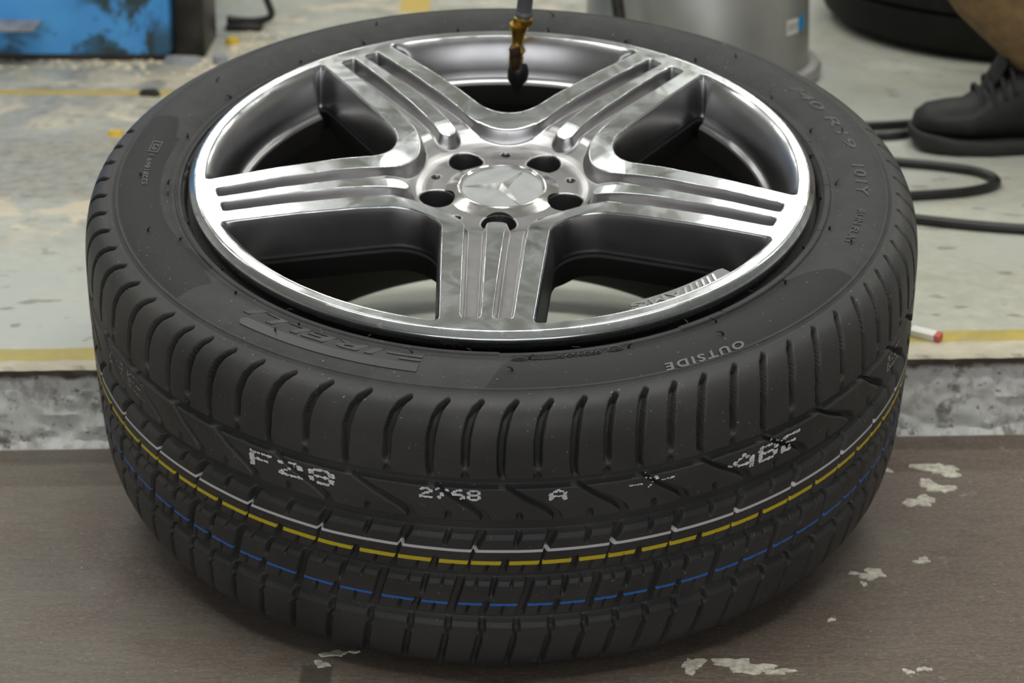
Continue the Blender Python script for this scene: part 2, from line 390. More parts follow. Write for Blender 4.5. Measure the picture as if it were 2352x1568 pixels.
floor = make_floor(); platform = make_platform()

def wall(name, c, s, mat=WALLM):
    return tag(box_obj(name, c, s, mat, None, 0), kind='structure')
wall('wall_back', (0, 9.0, 2.2), (13.2, 0.2, 4.4)); wall('wall_left', (-6.6, 1.5, 2.2), (0.2, 15.2, 4.4))
wall('wall_right', (6.6, 1.5, 2.2), (0.2, 15.2, 4.4))
# front wall with an open roller door behind the camera (daylight comes in here)
wall('wall_front', (-4.6, -6.1, 2.2), (4.0, 0.2, 4.4)); wall('wall_front', (4.6, -6.1, 2.2), (4.0, 0.2, 4.4)); wall('wall_front', (0, -6.1, 3.8), (5.2, 0.2, 1.2))
wall('ceiling', (0, 1.5, 4.48), (13.4, 15.4, 0.16), CEILM)

def make_lamp(x, y, k):
    t = empty('ceiling_light', (x, y, CEIL - 0.075))
    bm = bmesh.new(); box_bm(bm, 0, 0, 0.045, 1.30, 0.20, 0.06, 0.006); bm_obj('housing', bm, HOUSING, t)
    for sgn in (-1, 1):
        L = bpy.data.lights.new('fluorescent_tube', 'AREA'); L.shape = 'RECTANGLE'; L.size = 1.2; L.size_y = 0.05
        L.energy = LAMP_POWER * k; L.color = (1.0, 1.0, 0.95)
        o = bpy.data.objects.new('fluorescent_tube', L); COL.objects.link(o); o.parent = t; o.location = (0, sgn * 0.055, 0.008)
    tag(t, 'twin tube fluorescent ceiling light above the workshop floor', 'light', 'fluorescent ceiling lights')
for x, y, k in LAMPS: make_lamp(x, y, k)

# ------------------------------------------------------------------ the wheel (frame: origin at rim face centre, z = wheel axis)
TAU = math.radians(12.0)
ZC = 0.31828
wheel = empty('car_wheel', (0, 0, ZC), (TAU, 0, 0))
tag(wheel, 'big car wheel with five-spoke polished rim lying face up, tilted on the step edge', 'wheel')
ROT = math.radians(-2.4)      # the wheel is turned a touch clockwise

def polar(r, a, z): return np.stack([r * np.cos(a), r * np.sin(a), z], -1)

# ---- alloy rim ------------------------------------------------------------
S36, C36 = math.sin(PI / 5), math.cos(PI / 5)
RW = 0.2445
def z_top(r): return np.interp(r, [0.0, 0.03, 0.070, 0.078, 0.088, 0.098, 0.112, 0.135, 0.185, 0.245], [-0.022, -0.020, -0.0085, -0.0055, -0.0020, 0.0008, 0.0032, 0.0052, 0.006, 0.0046])
def z_flo(r): return np.interp(r, [0.0, 0.064, 0.072, 0.080, 0.090, 0.097, 0.12, 0.20, 0.236, 0.3], [-0.0205, -0.0205, -0.0190, -0.0145, -0.0080, -0.0058, -0.0050, -0.0068, -0.0085, -0.0085])
def smooth_interp(f, r, h=0.004): return 0.25 * f(r - h) + 0.5 * f(r) + 0.25 * f(r + h)

def face(x, y):
    """half-sector point (spoke along +y, x>=0) -> z, gap(signed: >0 painted)"""
    r = np.hypot(x, y)
    s = x * S36 + y * C36; tt = np.maximum(y * S36 - x * C36, 0)
    b = math.radians(38.36); sv = 0.048; rho = 0.049; si = sv + rho / math.sin(b)
    vs, vt = s - si, tt
    pr = vs * math.cos(b) + vt * math.sin(b)
    dl = -(vs * math.sin(b) - vt * math.cos(b))
    d1 = np.where(pr > 0, dl, np.hypot(vs, vt)) - rho
    rw = np.interp(y, [0.097, 0.2277], [0.0070, 0.0040])
    d2 = np.where(y > 0.087, x - rw, np.hypot(x, y - 0.087) - 0.0070)
    d3 = 0.2365 - y
    # rounded outer end of the grooves
    go = np.interp(y, [0.097, 0.2277], [0.0257, 0.0203])
    d = np.minimum(np.minimum(d1, d2), np.maximum(d3, -0.02))
    k = 0.0016
    dd = np.stack([d1, d2, d3]); dmin = dd.min(0)
    dsm = -k * np.log(np.exp(-(dd - dmin) / k).sum(0)) + dmin
    d = dsm
    w = np.interp(r, [0.08, 0.10, 0.2], [0.0046, 0.0036, 0.0030])
    m = 1 - sst(0, 1, np.clip((d - 0.0002) / w, 0, 1))
    zt = smooth_interp(z_top, r); zf = smooth_interp(z_flo, r, 0.005)
    z = zf + (zt - zf) * m
    gap = d - 0.0003
    dl1 = np.hypot(x, y - 0.056) - 0.0135
    z = z - 0.0012 * sst(0.002, 0.0, dl1) - 0.045 * sst(0.0006, -0.0006, dl1)
    sm = np.hypot(s - 0.0600, tt) - 0.0029
    z = z - 0.020 * sst(0.0006, -0.0006, sm)
    gap = np.where((dl1 < 0.003) | (sm < 0.002), 0.01, gap)
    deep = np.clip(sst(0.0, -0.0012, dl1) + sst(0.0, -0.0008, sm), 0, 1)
    return z, gap, deep

def outline():
    """window outline in half-sector coordinates from the inner apex to the outer bisector"""
    k = -0.058; x0, y0 = 0.0435, 0.093
    yv = (x0 - k * y0) / (math.tan(PI / 5) - k); xv = yv * math.tan(PI / 5)
    sv = math.hypot(xv, yv); beta = PI / 5 + math.atan(-k); rho = 0.036
    sc = sv + rho / math.sin(beta)
    C = np.array([sc * S36, sc * C36]); e1 = -np.array([S36, C36])
    nrm = np.array([-1.0, k]); nrm /= np.hypot(*nrm)          # towards the spoke centre line
    a1 = math.atan2(e1[1], e1[0]); a2 = math.atan2(nrm[1], nrm[0])
    if a2 > a1: a2 -= 2 * PI
    aa = np.linspace(a1, a2, 40)
    arc = C + rho * np.stack([np.cos(aa), np.sin(aa)], -1)
    # corner with the rim circle
    y = 0.2
    for _ in range(60):
        x = x0 + k * (y - y0); y = math.sqrt(RW ** 2 - x * x)
    K = np.array([x0 + k * (y - y0), y]); dr = np.array([k, 1.0]); dr /= np.hypot(*dr)
    dlt = 0.006
    A = K - dr * dlt; aK = math.atan2(K[0], K[1]); aB = aK + dlt / RW
    B = np.array([RW * math.sin(aB), RW * math.cos(aB)])
    tl = np.linspace(0, 1, 120)[1:, None]; line = arc[-1] + (A - arc[-1]) * tl
    tq = np.linspace(0, 1, 14)[1:, None]; cor = A * (1 - tq) ** 2 + 2 * K * tq * (1 - tq) + B * tq ** 2
    ao = np.linspace(aB, PI / 5, 46)[1:]
    oa = np.stack([RW * np.sin(ao), RW * np.cos(ao)], -1)
    P = np.concatenate([arc, line, cor, oa])
    nk = 40 + 119 + 6
    return P, nk
OUT, NK = outline()
NSP = NK + 1

def rim_grids():
    """list of (X,Y,Z,gap,lip,inner,deep, part) grids for one half-sector"""
    P = OUT; G = []
    J1, J2 = 74, 16
    # spoke rows
    PS = P[:NSP]
    yT = P[39, 1]
    yc = np.empty(NSP); yc[:40] = np.linspace(0.086, yT, 40); yc[40:] = P[40:NSP, 1]
    yc = np.maximum.accumulate(yc + np.arange(NSP) * 1e-7)
    xg = np.minimum(np.interp(yc, [0.097, 0.2277], [0.0257, 0.0203]) + 0.0045, PS[:, 0] - 0.003)
    u1 = np.linspace(0, 1, J1)
    X1 = xg[:, None] * u1; Y1 = np.repeat(yc[:, None], J1, 1)
    u2 = np.linspace(0, 1, J2 + 1)[1:]
    X2 = xg[:, None] + (PS[:, :1] - xg[:, None]) * u2; Y2 = yc[:, None] + (PS[:, 1:] - yc[:, None]) * u2
    XB = np.concatenate([X1, X2], 1); YB = np.concatenate([Y1, Y2], 1)
    zb, gb, db = face(XB, YB)
    # hub rows
    x0, y0 = XB[0], YB[0]; r0 = np.hypot(x0, y0); a0 = np.arctan2(x0, y0)
    tt = np.linspace(0, 1, 90)[:, None]
    R = 0.028 + (r0 - 0.028) * tt; XA = R * np.sin(a0); YA = R * np.cos(a0)
    za, ga, da = face(XA, YA)
    # ring
    ex = P[NSP:]
    xi = np.concatenate([XB[-1], ex[:, 0]]); yi = np.concatenate([YB[-1], ex[:, 1]])
    ri = np.hypot(xi, yi); ai = np.arctan2(xi, yi)
    rows = [(ri + (0.2524 - ri) * t, None) for t in (0, 0.3, 0.6, 0.88, 1.0)]
    prof = [(0.2534, 0.0042), (0.2542, 0.0036), (0.2556, 0.0024), (0.2570, 0.0011), (0.2581, 0.0000), (0.2586, -0.0011), (0.2583, -0.0024), (0.2570, -0.0050), (0.2552, -0.0080), (0.2540, -0.0125), (0.2500, -0.0125)]
    XC, YC, ZC_, GC, LC = [], [], [], [], []
    for rr, _ in rows:
        xx, yy = rr * np.sin(ai), rr * np.cos(ai); z, g, _d = face(xx, yy)
        XC.append(xx); YC.append(yy); ZC_.append(z); GC.append(g); LC.append(np.zeros_like(z))
    for pr, pz in prof:
        XC.append(pr * np.sin(ai)); YC.append(pr * np.cos(ai)); ZC_.append(np.full_like(ai, pz)); GC.append(np.full_like(ai, -0.01)); LC.append(np.full_like(ai, 1.0 if 0.2525 < pr else 0.0))
    XC, YC, ZC_, GC, LC = map(np.array, (XC, YC, ZC_, GC, LC))
    # window walls
    T = np.gradient(P, axis=0); T[0] = np.array([C36, -S36]) * np.sign(T[0] @ np.array([C36, -S36])); T[-1] = np.array([C36, -S36]) * np.sign(T[-1] @ np.array([C36, -S36]))
    T /= np.linalg.norm(T, axis=1)[:, None]
    Nn = np.stack([T[:, 1], -T[:, 0]], -1)
    mid = np.array([0.17 * S36, 0.17 * C36]); sg = np.sign(((mid - P) * Nn).sum(1)); Nn *= sg[:, None]
    arcl = np.concatenate([[0], np.cumsum(np.linalg.norm(np.diff(P, axis=0), axis=1))])
    Ns = Nn.copy(); bis = np.array([S36, C36])
    for i in range(len(P)):
        w = np.clip(1 - np.abs(arcl - arcl[i]) / 0.020, 0, None)
        Ns[i] = (Nn * w[:, None]).sum(0)
    Ns[0] = bis; Ns[-1] = -bis
    for q in (3, ):
        for i in range(1, q): Ns[-1 - i] = Ns[-1 - i] * 1.0
    # keep mirror symmetry near the two bisector ends
    for i in range(len(P)):
        for end, sgn in ((0, 1), (len(P) - 1, -1)):
            w = np.clip(1 - abs(arcl[i] - arcl[end]) / 0.020, 0, 1)
            if w > 0:
                m = Ns[i] / np.linalg.norm(Ns[i])
                Ns[i] = Nn[i] * w + m * (1 - w)
    Ns /= np.linalg.norm(Ns, axis=1)[:, None]
    wout = sst(arcl[NK] - 0.014, arcl[NK] + 0.012, arcl)
    side = [(0, 0), (0.0005, -0.0003), (0.0010, -0.0012), (0.0016, -0.006), (0.0022, -0.014), (0.0028, -0.022), (0.0034, -0.029), (0.0037, -0.033), (0.0040, -0.0350), (0.0043, -0.0362), (0.0043, -0.0375), (0.0036, -0.042), (0.0020, -0.060)]
    outr = [(0, 0), (0.0004, -0.0004), (0.0028, -0.0022), (0.0064, -0.0065), (0.0098, -0.0130), (0.0124, -0.0205), (0.0141, -0.0280), (0.0152, -0.0335), (0.0168, -0.0352), (0.0184, -0.0372), (0.0206, -0.0378), (0.0220, -0.0405), (0.0220, -0.060)]
    zP, gP, dP = face(P[:, 0], P[:, 1])
    XD, YD, ZD, ID = [], [], [], []
    for i, ((o1, z1), (o2, z2)) in enumerate(zip(side, outr)):
        o = o1 + (o2 - o1) * wout; z = z1 + (z2 - z1) * wout
        q = P + Ns * o[:, None]
        XD.append(q[:, 0]); YD.append(q[:, 1]); ZD.append(zP + z - np.where(z < -0.012, (zP - 0.004) * 0.8, 0)); ID.append(np.full(len(P), 1.0 if i >= 11 else 0.0))
    XD, YD, ZD, ID = map(np.array, (XD, YD, ZD, ID))
    GD = np.full_like(XD, 0.01); GD[0] = -0.001; GD[1] = -0.0005; GD[2] = 0.0002
    o = np.zeros_like
    G.append((XA, YA, za, ga, o(za), o(za), da, 0)); G.append((XB, YB, zb, gb, o(zb), o(zb), db, 1)); G.append((XC, YC, ZC_, GC, LC, o(ZC_), o(ZC_), 2))
    G.append((XD[:, :NSP], YD[:, :NSP], ZD[:, :NSP], GD[:, :NSP], o(GD[:, :NSP]), ID[:, :NSP], o(GD[:, :NSP]), 1))
    G.append((XD[:, NSP - 1:], YD[:, NSP - 1:], ZD[:, NSP - 1:], GD[:, NSP - 1:], o(GD[:, NSP - 1:]), ID[:, NSP - 1:], o(GD[:, NSP - 1:]), 2))
    return G

def build_rim():
    G = rim_grids()
    Vs, Fs, At, Pt = [], [], [], []; base = 0
    for k in range(5):
        ang = -PI / 2 + ROT + k * 2 * PI / 5
        ca, sa = math.cos(ang), math.sin(ang)
        for mir in (1, -1):
            for X, Y, Z, g, lip, inn, deep, part in G:
                m, n = X.shape
                # half-sector (x across, y along spoke) -> rotate so that y points along ang
                wx = Y * ca - (-X * mir) * sa * -1 if False else Y * ca + X * mir * -sa
                wy = Y * sa + X * mir * ca
                Vs.append(np.stack([wx, wy, Z], -1).reshape(-1, 3))
                idx = np.arange(m * n).reshape(m, n) + base
                q = np.stack([idx[:-1, :-1], idx[1:, :-1], idx[1:, 1:], idx[:-1, 1:]], -1).reshape(-1, 4)
                Fs.append(q if mir == 1 else q[:, ::-1]); Pt.append(np.full(len(q), part * 10 + k))
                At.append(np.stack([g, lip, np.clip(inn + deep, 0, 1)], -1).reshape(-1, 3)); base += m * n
    V = np.concatenate(Vs); F = np.concatenate(Fs); A = np.concatenate(At); Pt = np.concatenate(Pt)
    key = np.round(V * 2e5).astype(np.int64)
    _, first, inv = np.unique(key[:, 0] * 4000003 * 7 + key[:, 1] * 1000003 + key[:, 2], return_index=True, return_inverse=True)
    V = V[first]; A = A[first]; F = inv[F]
    ok = np.array([True] * len(F))
    d = (F[:, 0] == F[:, 1]) | (F[:, 1] == F[:, 2]) | (F[:, 2] == F[:, 3]) | (F[:, 3] == F[:, 0])
    F = F[~d]; Pt = Pt[~d]
    # orientation: make face side point up
    fn = np.cross(V[F[:, 2]] - V[F[:, 0]], V[F[:, 3]] - V[F[:, 1]])
    hubm = (Pt // 10) == 0
    if fn[hubm][:, 2].mean() < 0: F = F[:, ::-1]; fn = -fn
    N = np.zeros_like(V)
    for c in range(4): np.add.at(N, F[:, c], fn)
    N /= np.linalg.norm(N, axis=1)[:, None] + 1e-20
    def piece(name, sel, parent):
        Fq = F[sel]; u, inv = np.unique(Fq, return_inverse=True)
        me = np_mesh(name, V[u], inv.reshape(-1, 4))
        attr(me, 'gap', A[u, 0]); attr(me, 'lip', A[u, 1]); attr(me, 'inner', A[u, 2])
        me.normals_split_custom_set_from_vertices(N[u].tolist())
        return link(name, me, parent, [ALLOY])
    piece('hub', Pt // 10 == 0, wheel)
    ring = piece('rim_flange', Pt // 10 == 2, wheel)
    sp = piece('spoke', Pt == 10, wheel)
    for k in range(1, 5):
        c = sp.copy(); COL.objects.link(c); c.parent = wheel; c.rotation_euler = (0, 0, k * 2 * PI / 5)
    return ring
ring = build_rim()

def const_attr(me, **kw):
    for k, v in kw.items(): attr(me, k, np.full(len(me.vertices), v))
bar = [(0.2275, -0.050), (0.2290, -0.058), (0.2290, -0.20), (0.2285, -0.236), (0.2300, -0.244), (0.2360, -0.2495), (0.2500, -0.2505), (0.2560, -0.2490), (0.2560, -0.240), (0.2400, -0.236), (0.2330, -0.20), (0.2330, -0.058), (0.2400, -0.030), (0.2500, -0.013)]
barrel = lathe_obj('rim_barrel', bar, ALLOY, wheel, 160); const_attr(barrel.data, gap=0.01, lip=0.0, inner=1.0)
barrel['label'] = 'inner barrel of the rim, its shade put into a near-black colour'
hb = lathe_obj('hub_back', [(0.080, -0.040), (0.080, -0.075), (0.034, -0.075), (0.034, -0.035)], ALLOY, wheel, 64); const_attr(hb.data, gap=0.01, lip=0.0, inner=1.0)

# lettering plate on the flange
def text_mesh(body, size=1.0, shear=0.0, offset=0.0, spacing=1.0, extrude=0.0, res=3):
    cu = bpy.data.curves.new('t', 'FONT'); cu.body = body; cu.size = size; cu.shear = shear; cu.offset = offset; cu.space_character = spacing
    cu.extrude = extrude; cu.resolution_u = res
    o = bpy.data.objects.new('t', cu); COL.objects.link(o)
    dg = bpy.context.evaluated_depsgraph_get(); dg.update()
    me = bpy.data.meshes.new_from_object(o.evaluated_get(dg))
    bpy.data.objects.remove(o); bpy.data.curves.remove(cu)
    V = np.array([v.co[:] for v in me.vertices]).reshape(-1, 3)
    return me, V

def wrap_text(name, body, a_start, a_end, r0, r1, zfun, mat, parent, up=0.0004, shear=0.0, offset=0.0, spacing=1.0, thick=0.0006, flip=False):
    """text running from angle a_start to a_end (degrees), letter tops at r1, on the surface z = zfun(r)+up"""
    me, V = text_mesh(body, 1.0, shear, offset, spacing, 0.5)
    lo, hi = V.min(0), V.max(0); U = (V - lo) / (hi - lo)
    a = np.radians(a_start + (a_end - a_start) * U[:, 0]); r = r0 + (r1 - r0) * U[:, 1]
    z = zfun(r) + up - thick * (1 - U[:, 2])
    me.vertices.foreach_set('co', polar(r, a, z).astype(np.float32).ravel()); me.update()
    return link(name, me, parent, [mat])

def arc_plate(name, a0, a1, r0, r1, z1, z0, mat, parent, n=24, round_end=True):
    aa = np.radians(np.linspace(a0, a1, n)); bm = bmesh.new(); top = []; bot = []
    pts = [(r1, a) for a in aa]
    for i, a in enumerate(aa[::-1]):
        t = i / (n - 1); rr = r0
        if round_end: rr = r0 + (r1 - r0) * (max(0, 1 - t / 0.08) ** 2 * 0.15 + max(0, 1 - (1 - t) / 0.16) * 0.9)
        pts.append((rr, a))
    top = [bm.verts.new((r * math.cos(a), r * math.sin(a), z1)) for r, a in pts]; bot = [bm.verts.new((r * math.cos(a), r * math.sin(a), z0)) for r, a in pts]
    bm.faces.new(top); bm.faces.new(bot[::-1])
    for i in range(len(pts)): j = (i + 1) % len(pts); bm.faces.new((top[i], bot[i], bot[j], top[j]))
    bmesh.ops.recalc_face_normals(bm, faces=bm.faces)
    o = bm_obj(name, bm, mat, parent, 30); const_attr(o.data, gap=0.01, lip=0.0, inner=0.0)
    return o
arc_plate('lettering_plate', -67.0, -43.6, 0.2335, 0.2452, 0.0036, -0.012, PLATE, ring)
t_ = wrap_text('raised_lettering', '//////AMG', -46.4, -65.8, 0.2358, 0.2436, lambda r: 0 * r + 0.0036, CHROME, ring, 0.0008, offset=0.02)

# centre cap
def build_cap():
    nr, nt = 26, 360
    th = np.arange(nt) * 2 * PI / nt
    rmax = np.full(nt, 0.0535)
    for k in range(5):
        a = -PI / 2 + ROT + k * 2 * PI / 5; d = (th - a + PI) % (2 * PI) - PI
        s = 0.056 * np.sin(np.abs(d)); ins = s < 0.0150
        rc = 0.056 * np.cos(d) - np.sqrt(np.maximum(0.0150 ** 2 - s ** 2, 0))
        rmax = np.where(ins & (np.abs(d) < 1), np.minimum(rmax, rc), rmax)
    ker = np.ones(5) / 5; rmax = np.convolve(np.concatenate([rmax[-2:], rmax, rmax[:2]]), ker, 'valid')
    V, rows = [], []
    u = np.linspace(0, 1, nr)
    for t in u:
        r = 0.0352 + (rmax - 0.0352) * t
        z = np.interp(r, [0.0345, 0.0362, 0.0375, 0.044, 0.0495, 0.0512, 0.0535], [-0.0172, -0.0160, -0.0167, -0.0192, -0.0212, -0.0206, -0.0212])
        V.append(polar(r, th, z))
    V.append(polar(rmax + 0.0004, th, np.interp(rmax, [0.0345, 0.0535], [-0.018, -0.0212]) - 0.0022)); V.append(polar(rmax + 0.0002, th, np.full(nt, -0.034)))
    V.insert(0, polar(np.full(nt, 0.0340), th, np.full(nt, -0.0172))); V.insert(0, polar(np.full(nt, 0.0338), th, np.full(nt, -0.0195)))
    m = len(V); V = np.concatenate(V); idx = np.arange(m * nt).reshape(m, nt); nx = np.roll(idx, -1, 1)
    F = np.stack([idx[:-1], idx[1:], nx[1:], nx[:-1]], -1).reshape(-1, 4)
    me = np_mesh('centre_cap', V, F); auto_smooth(me, 45)
    cap = link('centre_cap', me, wheel, [CHROME]); cap['label'] = 'chrome centre cap with a three-pointed star'
    lathe_obj('emblem_disc', [(0.0, -0.0176), (0.02, -0.0177), (0.0338, -0.0184), (0.0339, -0.022)], SATIN, cap, 96)
    bm = bmesh.new(); c = bm.verts.new((0, 0, -0.0138)); tips, vals = [], []
    for k in range(3):
        a = math.radians(57 + 120 * k); tips.append(bm.verts.new((0.0332 * math.cos(a), 0.0332 * math.sin(a), -0.0176)))
        a += math.radians(60); vals.append(bm.verts.new((0.0058 * math.cos(a), 0.0058 * math.sin(a), -0.0178)))
    for k in range(3): bm.faces.new((c, tips[k], vals[k])); bm.faces.new((c, vals[k], tips[(k + 1) % 3]))
    me = bpy.data.meshes.new('star_emblem'); bm.to_mesh(me); bm.free()
    link('star_emblem', me, cap, [CHROME])
build_cap()

# ---- tyre -------------------------------------------------------------------
RP = [(0.2480, -0.0180), (0.2600, -0.0170), (0.2618, -0.0125), (0.2640, -0.0085), (0.2672, -0.0060), (0.2700, -0.0056), (0.2722, -0.0068), (0.2745, -0.0066), (0.2790, -0.0044), (0.2850, -0.0022), (0.2920, -0.0006), (0.2990, 0.0000), (0.3060, -0.0006), (0.3125, -0.0020), (0.3180, -0.0040), (0.3240, -0.0060), (0.3300, -0.0085), (0.3348, -0.0118), (0.3388, -0.0165), (0.3420, -0.0235), (0.3445, -0.0340), (0.3464, -0.0500), (0.3474, -0.0750), (0.3480, -0.1000), (0.3481, -0.1295)]
ZM = -0.1295
RP2 = RP + [(r, 2 * ZM - z) for r, z in RP[:-1][::-1]]
def tyre_profile():
    C = catmull([np.array([r, z]) for r, z in RP2], 24)
    L = np.concatenate([[0], np.cumsum(np.linalg.norm(np.diff(C, axis=0), axis=1))])
    return C, L
TC, TL = tyre_profile()
_ir = int(np.argmin(np.hypot(TC[:, 0] - 0.3200, TC[:, 1] + 0.0047))); L_RIDGE = TL[_ir] - 0.0024
def s_of_z(z):
    m = np.arange(len(TC)) >= _ir; m2 = m & (np.arange(len(TC)) <= len(TC) - _ir)
    return np.interp(-np.asarray(z, float), -TC[m2, 1], TL[m2])
def s_of_r(r):  # top sidewall / shoulder by radius
    h = len(TC) // 2; return np.interp(np.asarray(r, float), np.maximum.accumulate(TC[:h, 0]), TL[:h])
def sidewall_z(r):
    h = len(TC) // 2; k = np.argsort(TC[:h, 0]); return np.interp(r, TC[:h, 0][k], TC[:h, 1][k])

MAIN = [-195.0, -185.3, -175.5, -165.5, -155.5, -145.4, -136.1, -128.4, -119.1, -108.6, -98.2, -89.7, -81.0, -73.0, -65.1, -55.9, -46.6, -36.6, -28.6, -20.3, -11.5, -2.0, 8.0, 18.0]
def build_tyre():
    th_f = np.radians(np.arange(-202, 22, 0.125)); th_c = np.radians(np.arange(22, 158, 0.8)); TH = np.concatenate([th_f, th_c]); nf = len(th_f); nT = len(TH)
    Lend = TL[-1]; LB = s_of_z(-0.236)
    rows = np.concatenate([np.linspace(0, L_RIDGE - 0.0035, 100), L_RIDGE + np.array([-0.0020, -0.0012, -0.0006, 0, 0.0006, 0.0012, 0.0019, 0.0025]), np.arange(L_RIDGE + 0.003, LB, 0.00115), np.linspace(LB, Lend, 40)[1:]])
    # circumferential grooves: (z top, z bottom, depth, chamfer width)
    CG = [(-0.0618, -0.0700, 0.0070, 0.0), (-0.0990, -0.1120, 0.0078, 0.0042), (-0.1468, -0.1560, 0.0078, 0.0036), (-0.1880, -0.1965, 0.0078, 0.0045)]
    ex = []
    for z0, z1, dp, ch in CG:
        a, b = s_of_z(z0), s_of_z(z1); ex += [a - 0.0002, a + 0.0004, b - 0.0004, b + 0.0001, b + ch, b + ch + 0.0008]
    rows = np.unique(np.concatenate([rows, ex])); keep = np.concatenate([[True], np.diff(rows) > 1e-4]); rows = rows[keep]
    nS = len(rows)
    r = np.interp(rows, TL, TC[:, 0]); z = np.interp(rows, TL, TC[:, 1])
    tr = np.gradient(r, rows); tz = np.gradient(z, rows); ln = np.hypot(tr, tz); nr_, nz_ = -tz / ln, tr / ln   # outward normal
    D = np.zeros((nS, nT), np.float32)
    for z0, z1, dp, ch in CG:
        a, b = s_of_z(z0), s_of_z(z1)
        d = np.interp(rows, [a - 0.0002, a + 0.0004, b - 0.0004, b + 0.0001, b + ch + 1e-5], [0, dp, dp, min(0.0024, ch * 0.55), 0])
        D = np.maximum(D, d[:, None])
    RR = 0.3480
    def cut(pts, dep, wid):
        """pts: [(deg, s)], width list (m); carve a slot"""
        P = np.array([(math.radians(a) * RR, s) for a, s in pts]); wid = np.broadcast_to(np.array(wid, float), (len(P),))
        m = wid.max() + 0.002
        i0, i1 = np.searchsorted(rows, [P[:, 1].min() - m, P[:, 1].max() + m]); j0, j1 = np.searchsorted(th_f * RR, [P[:, 0].min() - m, P[:, 0].max() + m])
        if j1 <= j0 or i1 <= i0: return
        xx, yy = np.meshgrid(th_f[j0:j1] * RR, rows[i0:i1])
        best = np.full(xx.shape, -1.0)
        for k in range(len(P) - 1):
            d = P[k + 1] - P[k]; L2 = d @ d
            t = np.clip(((xx - P[k, 0]) * d[0] + (yy - P[k, 1]) * d[1]) / L2, 0, 1)
            dist = np.hypot(xx - P[k, 0] - t * d[0], yy - P[k, 1] - t * d[1])
            w = wid[k] + (wid[k + 1] - wid[k]) * t
            best = np.maximum(best, w / 2 - dist)
        D[i0:i1, j0:j1] = np.maximum(D[i0:i1, j0:j1], dep * 1.3 * sst(-0.0006, 0.0006, best))
    sz = lambda zz: float(s_of_z(zz)); sr = lambda rr: float(s_of_r(rr))
    for i in range(len(MAIN) - 1):
        a, p = MAIN[i], MAIN[i + 1] - MAIN[i]; h = a + p / 2; q = p / 8.6
        tipS, kink = sr(0.3275), sr(0.3375)
        cut([(a + 1.9 * q, tipS), (a + 1.1 * q, sr(0.3330)), (a + 0.55 * q, kink + 0.002), (a + 0.1, sz(-0.030)), (a - 0.02, sz(-0.045)), (a - 0.02, sz(-0.056)), (a + 0.25, sz(-0.0635))], 0.0070, [0.0028, 0.0044, 0.0054, 0.0056, 0.0054, 0.0046, 0.0042])
        cut([(h + 1.9 * q, tipS), (h + 1.1 * q, sr(0.3330)), (h + 0.55 * q, kink + 0.002), (h + 0.1, sz(-0.030)), (h, sz(-0.0500))], 0.0070, [0.0028, 0.0044, 0.0054, 0.0056, 0.0052])
        cut([(h, sz(-0.0590)), (h, sz(-0.0640))], 0.005, 0.0046)
        # second rib: curved diagonal
        cut([(a + 0.3, sz(-0.0670)), (a + 3.0 * q, sz(-0.0790)), (a + 5.4 * q, sz(-0.0880)), (a + 6.5 * q, sz(-0.0935)), (a + 6.9 * q, sz(-0.1005))], 0.0052, [0.0022, 0.0036, 0.0048, 0.0058, 0.0062])
        cut([(a + 2.2 * q, sz(-0.0935)), (a + 2.2 * q, sz(-0.1005))], 0.005, 0.0036)
        # third rib
        b = a + 6.3 * q
        cut([(b, sz(-0.1110)), (b - 0.55, sz(-0.1185)), (b - 0.85, sz(-0.1230))], 0.0058, [0.0066, 0.0060, 0.0046])
        cut([(b - 0.85, sz(-0.1230)), (b - 1.05, sz(-0.1275))], 0.0024, [0.0046, 0.0020])
        cut([(b - 1.0, sz(-0.1255)), (b - 1.6, sz(-0.1400)), (b - 2.0, sz(-0.1475))], 0.0045, [0.0011, 0.0013, 0.0046])
        cut([(b - p * 0.5 + 0.3, sz(-0.1110)), (b - p * 0.5, sz(-0.1165)), (b - p * 0.5 - 0.2, sz(-0.1205))], 0.0045, [0.0042, 0.0036, 0.0024])
        c = b - 1.4 - p * 0.5
        cut([(c, sz(-0.1362)), (c - 0.5, sz(-0.1475))], 0.0052, 0.0046)
        for f in (0.25, 0.75): cut([(b - 1.4 - p * f, sz(-0.1402)), (b - 1.85 - p * f, sz(-0.1475))], 0.004, 0.0012)
        # fourth rib
        e = a + 3.6 * q
        cut([(e, sz(-0.1555)), (e - 0.35, sz(-0.1650)), (e - 1.4, sz(-0.1885))], 0.0055, [0.0066, 0.0058, 0.0060])
        cut([(e - p * 0.5, sz(-0.1555)), (e - p * 0.5 - 0.45, sz(-0.1680))], 0.0050, [0.0042, 0.0032])
        cut([(e - p * 0.5 - 1.0, sz(-0.1765)), (e - p * 0.5 - 1.7, sz(-0.1885))], 0.0052, 0.0042)
        for f in (0.25, 0.75):
            cut([(e - p * f, sz(-0.1555)), (e - p * f - 0.2, sz(-0.1610))], 0.004, 0.0013)
            cut([(e - p * f - 1.1, sz(-0.1800)), (e - p * f - 1.5, sz(-0.1885))], 0.004, 0.0012)
        # fifth rib / lower shoulder
        for f in (0.0, 0.5):
            g = a + 2.0 * q + p * f
            cut([(g, sz(-0.1955)), (g - 0.05, sz(-0.2035))], 0.0052, 0.0050)
            cut([(g, sz(-0.2030)), (g - 0.3, sz(-0.2110))], 0.0040, 0.0013)
            cut([(g - 0.35, sz(-0.2115)), (g - 1.0, sz(-0.2330)), (g - 1.3, sz(-0.2440))], 0.0050, [0.0044, 0.0046, 0.0034])
    # sidewall: raised ridge line, bead ribs, panels
    H = np.zeros((nS, 1)); H += (0.0011 * np.exp(-((rows - L_RIDGE) / 0.0006) ** 2))[:, None]
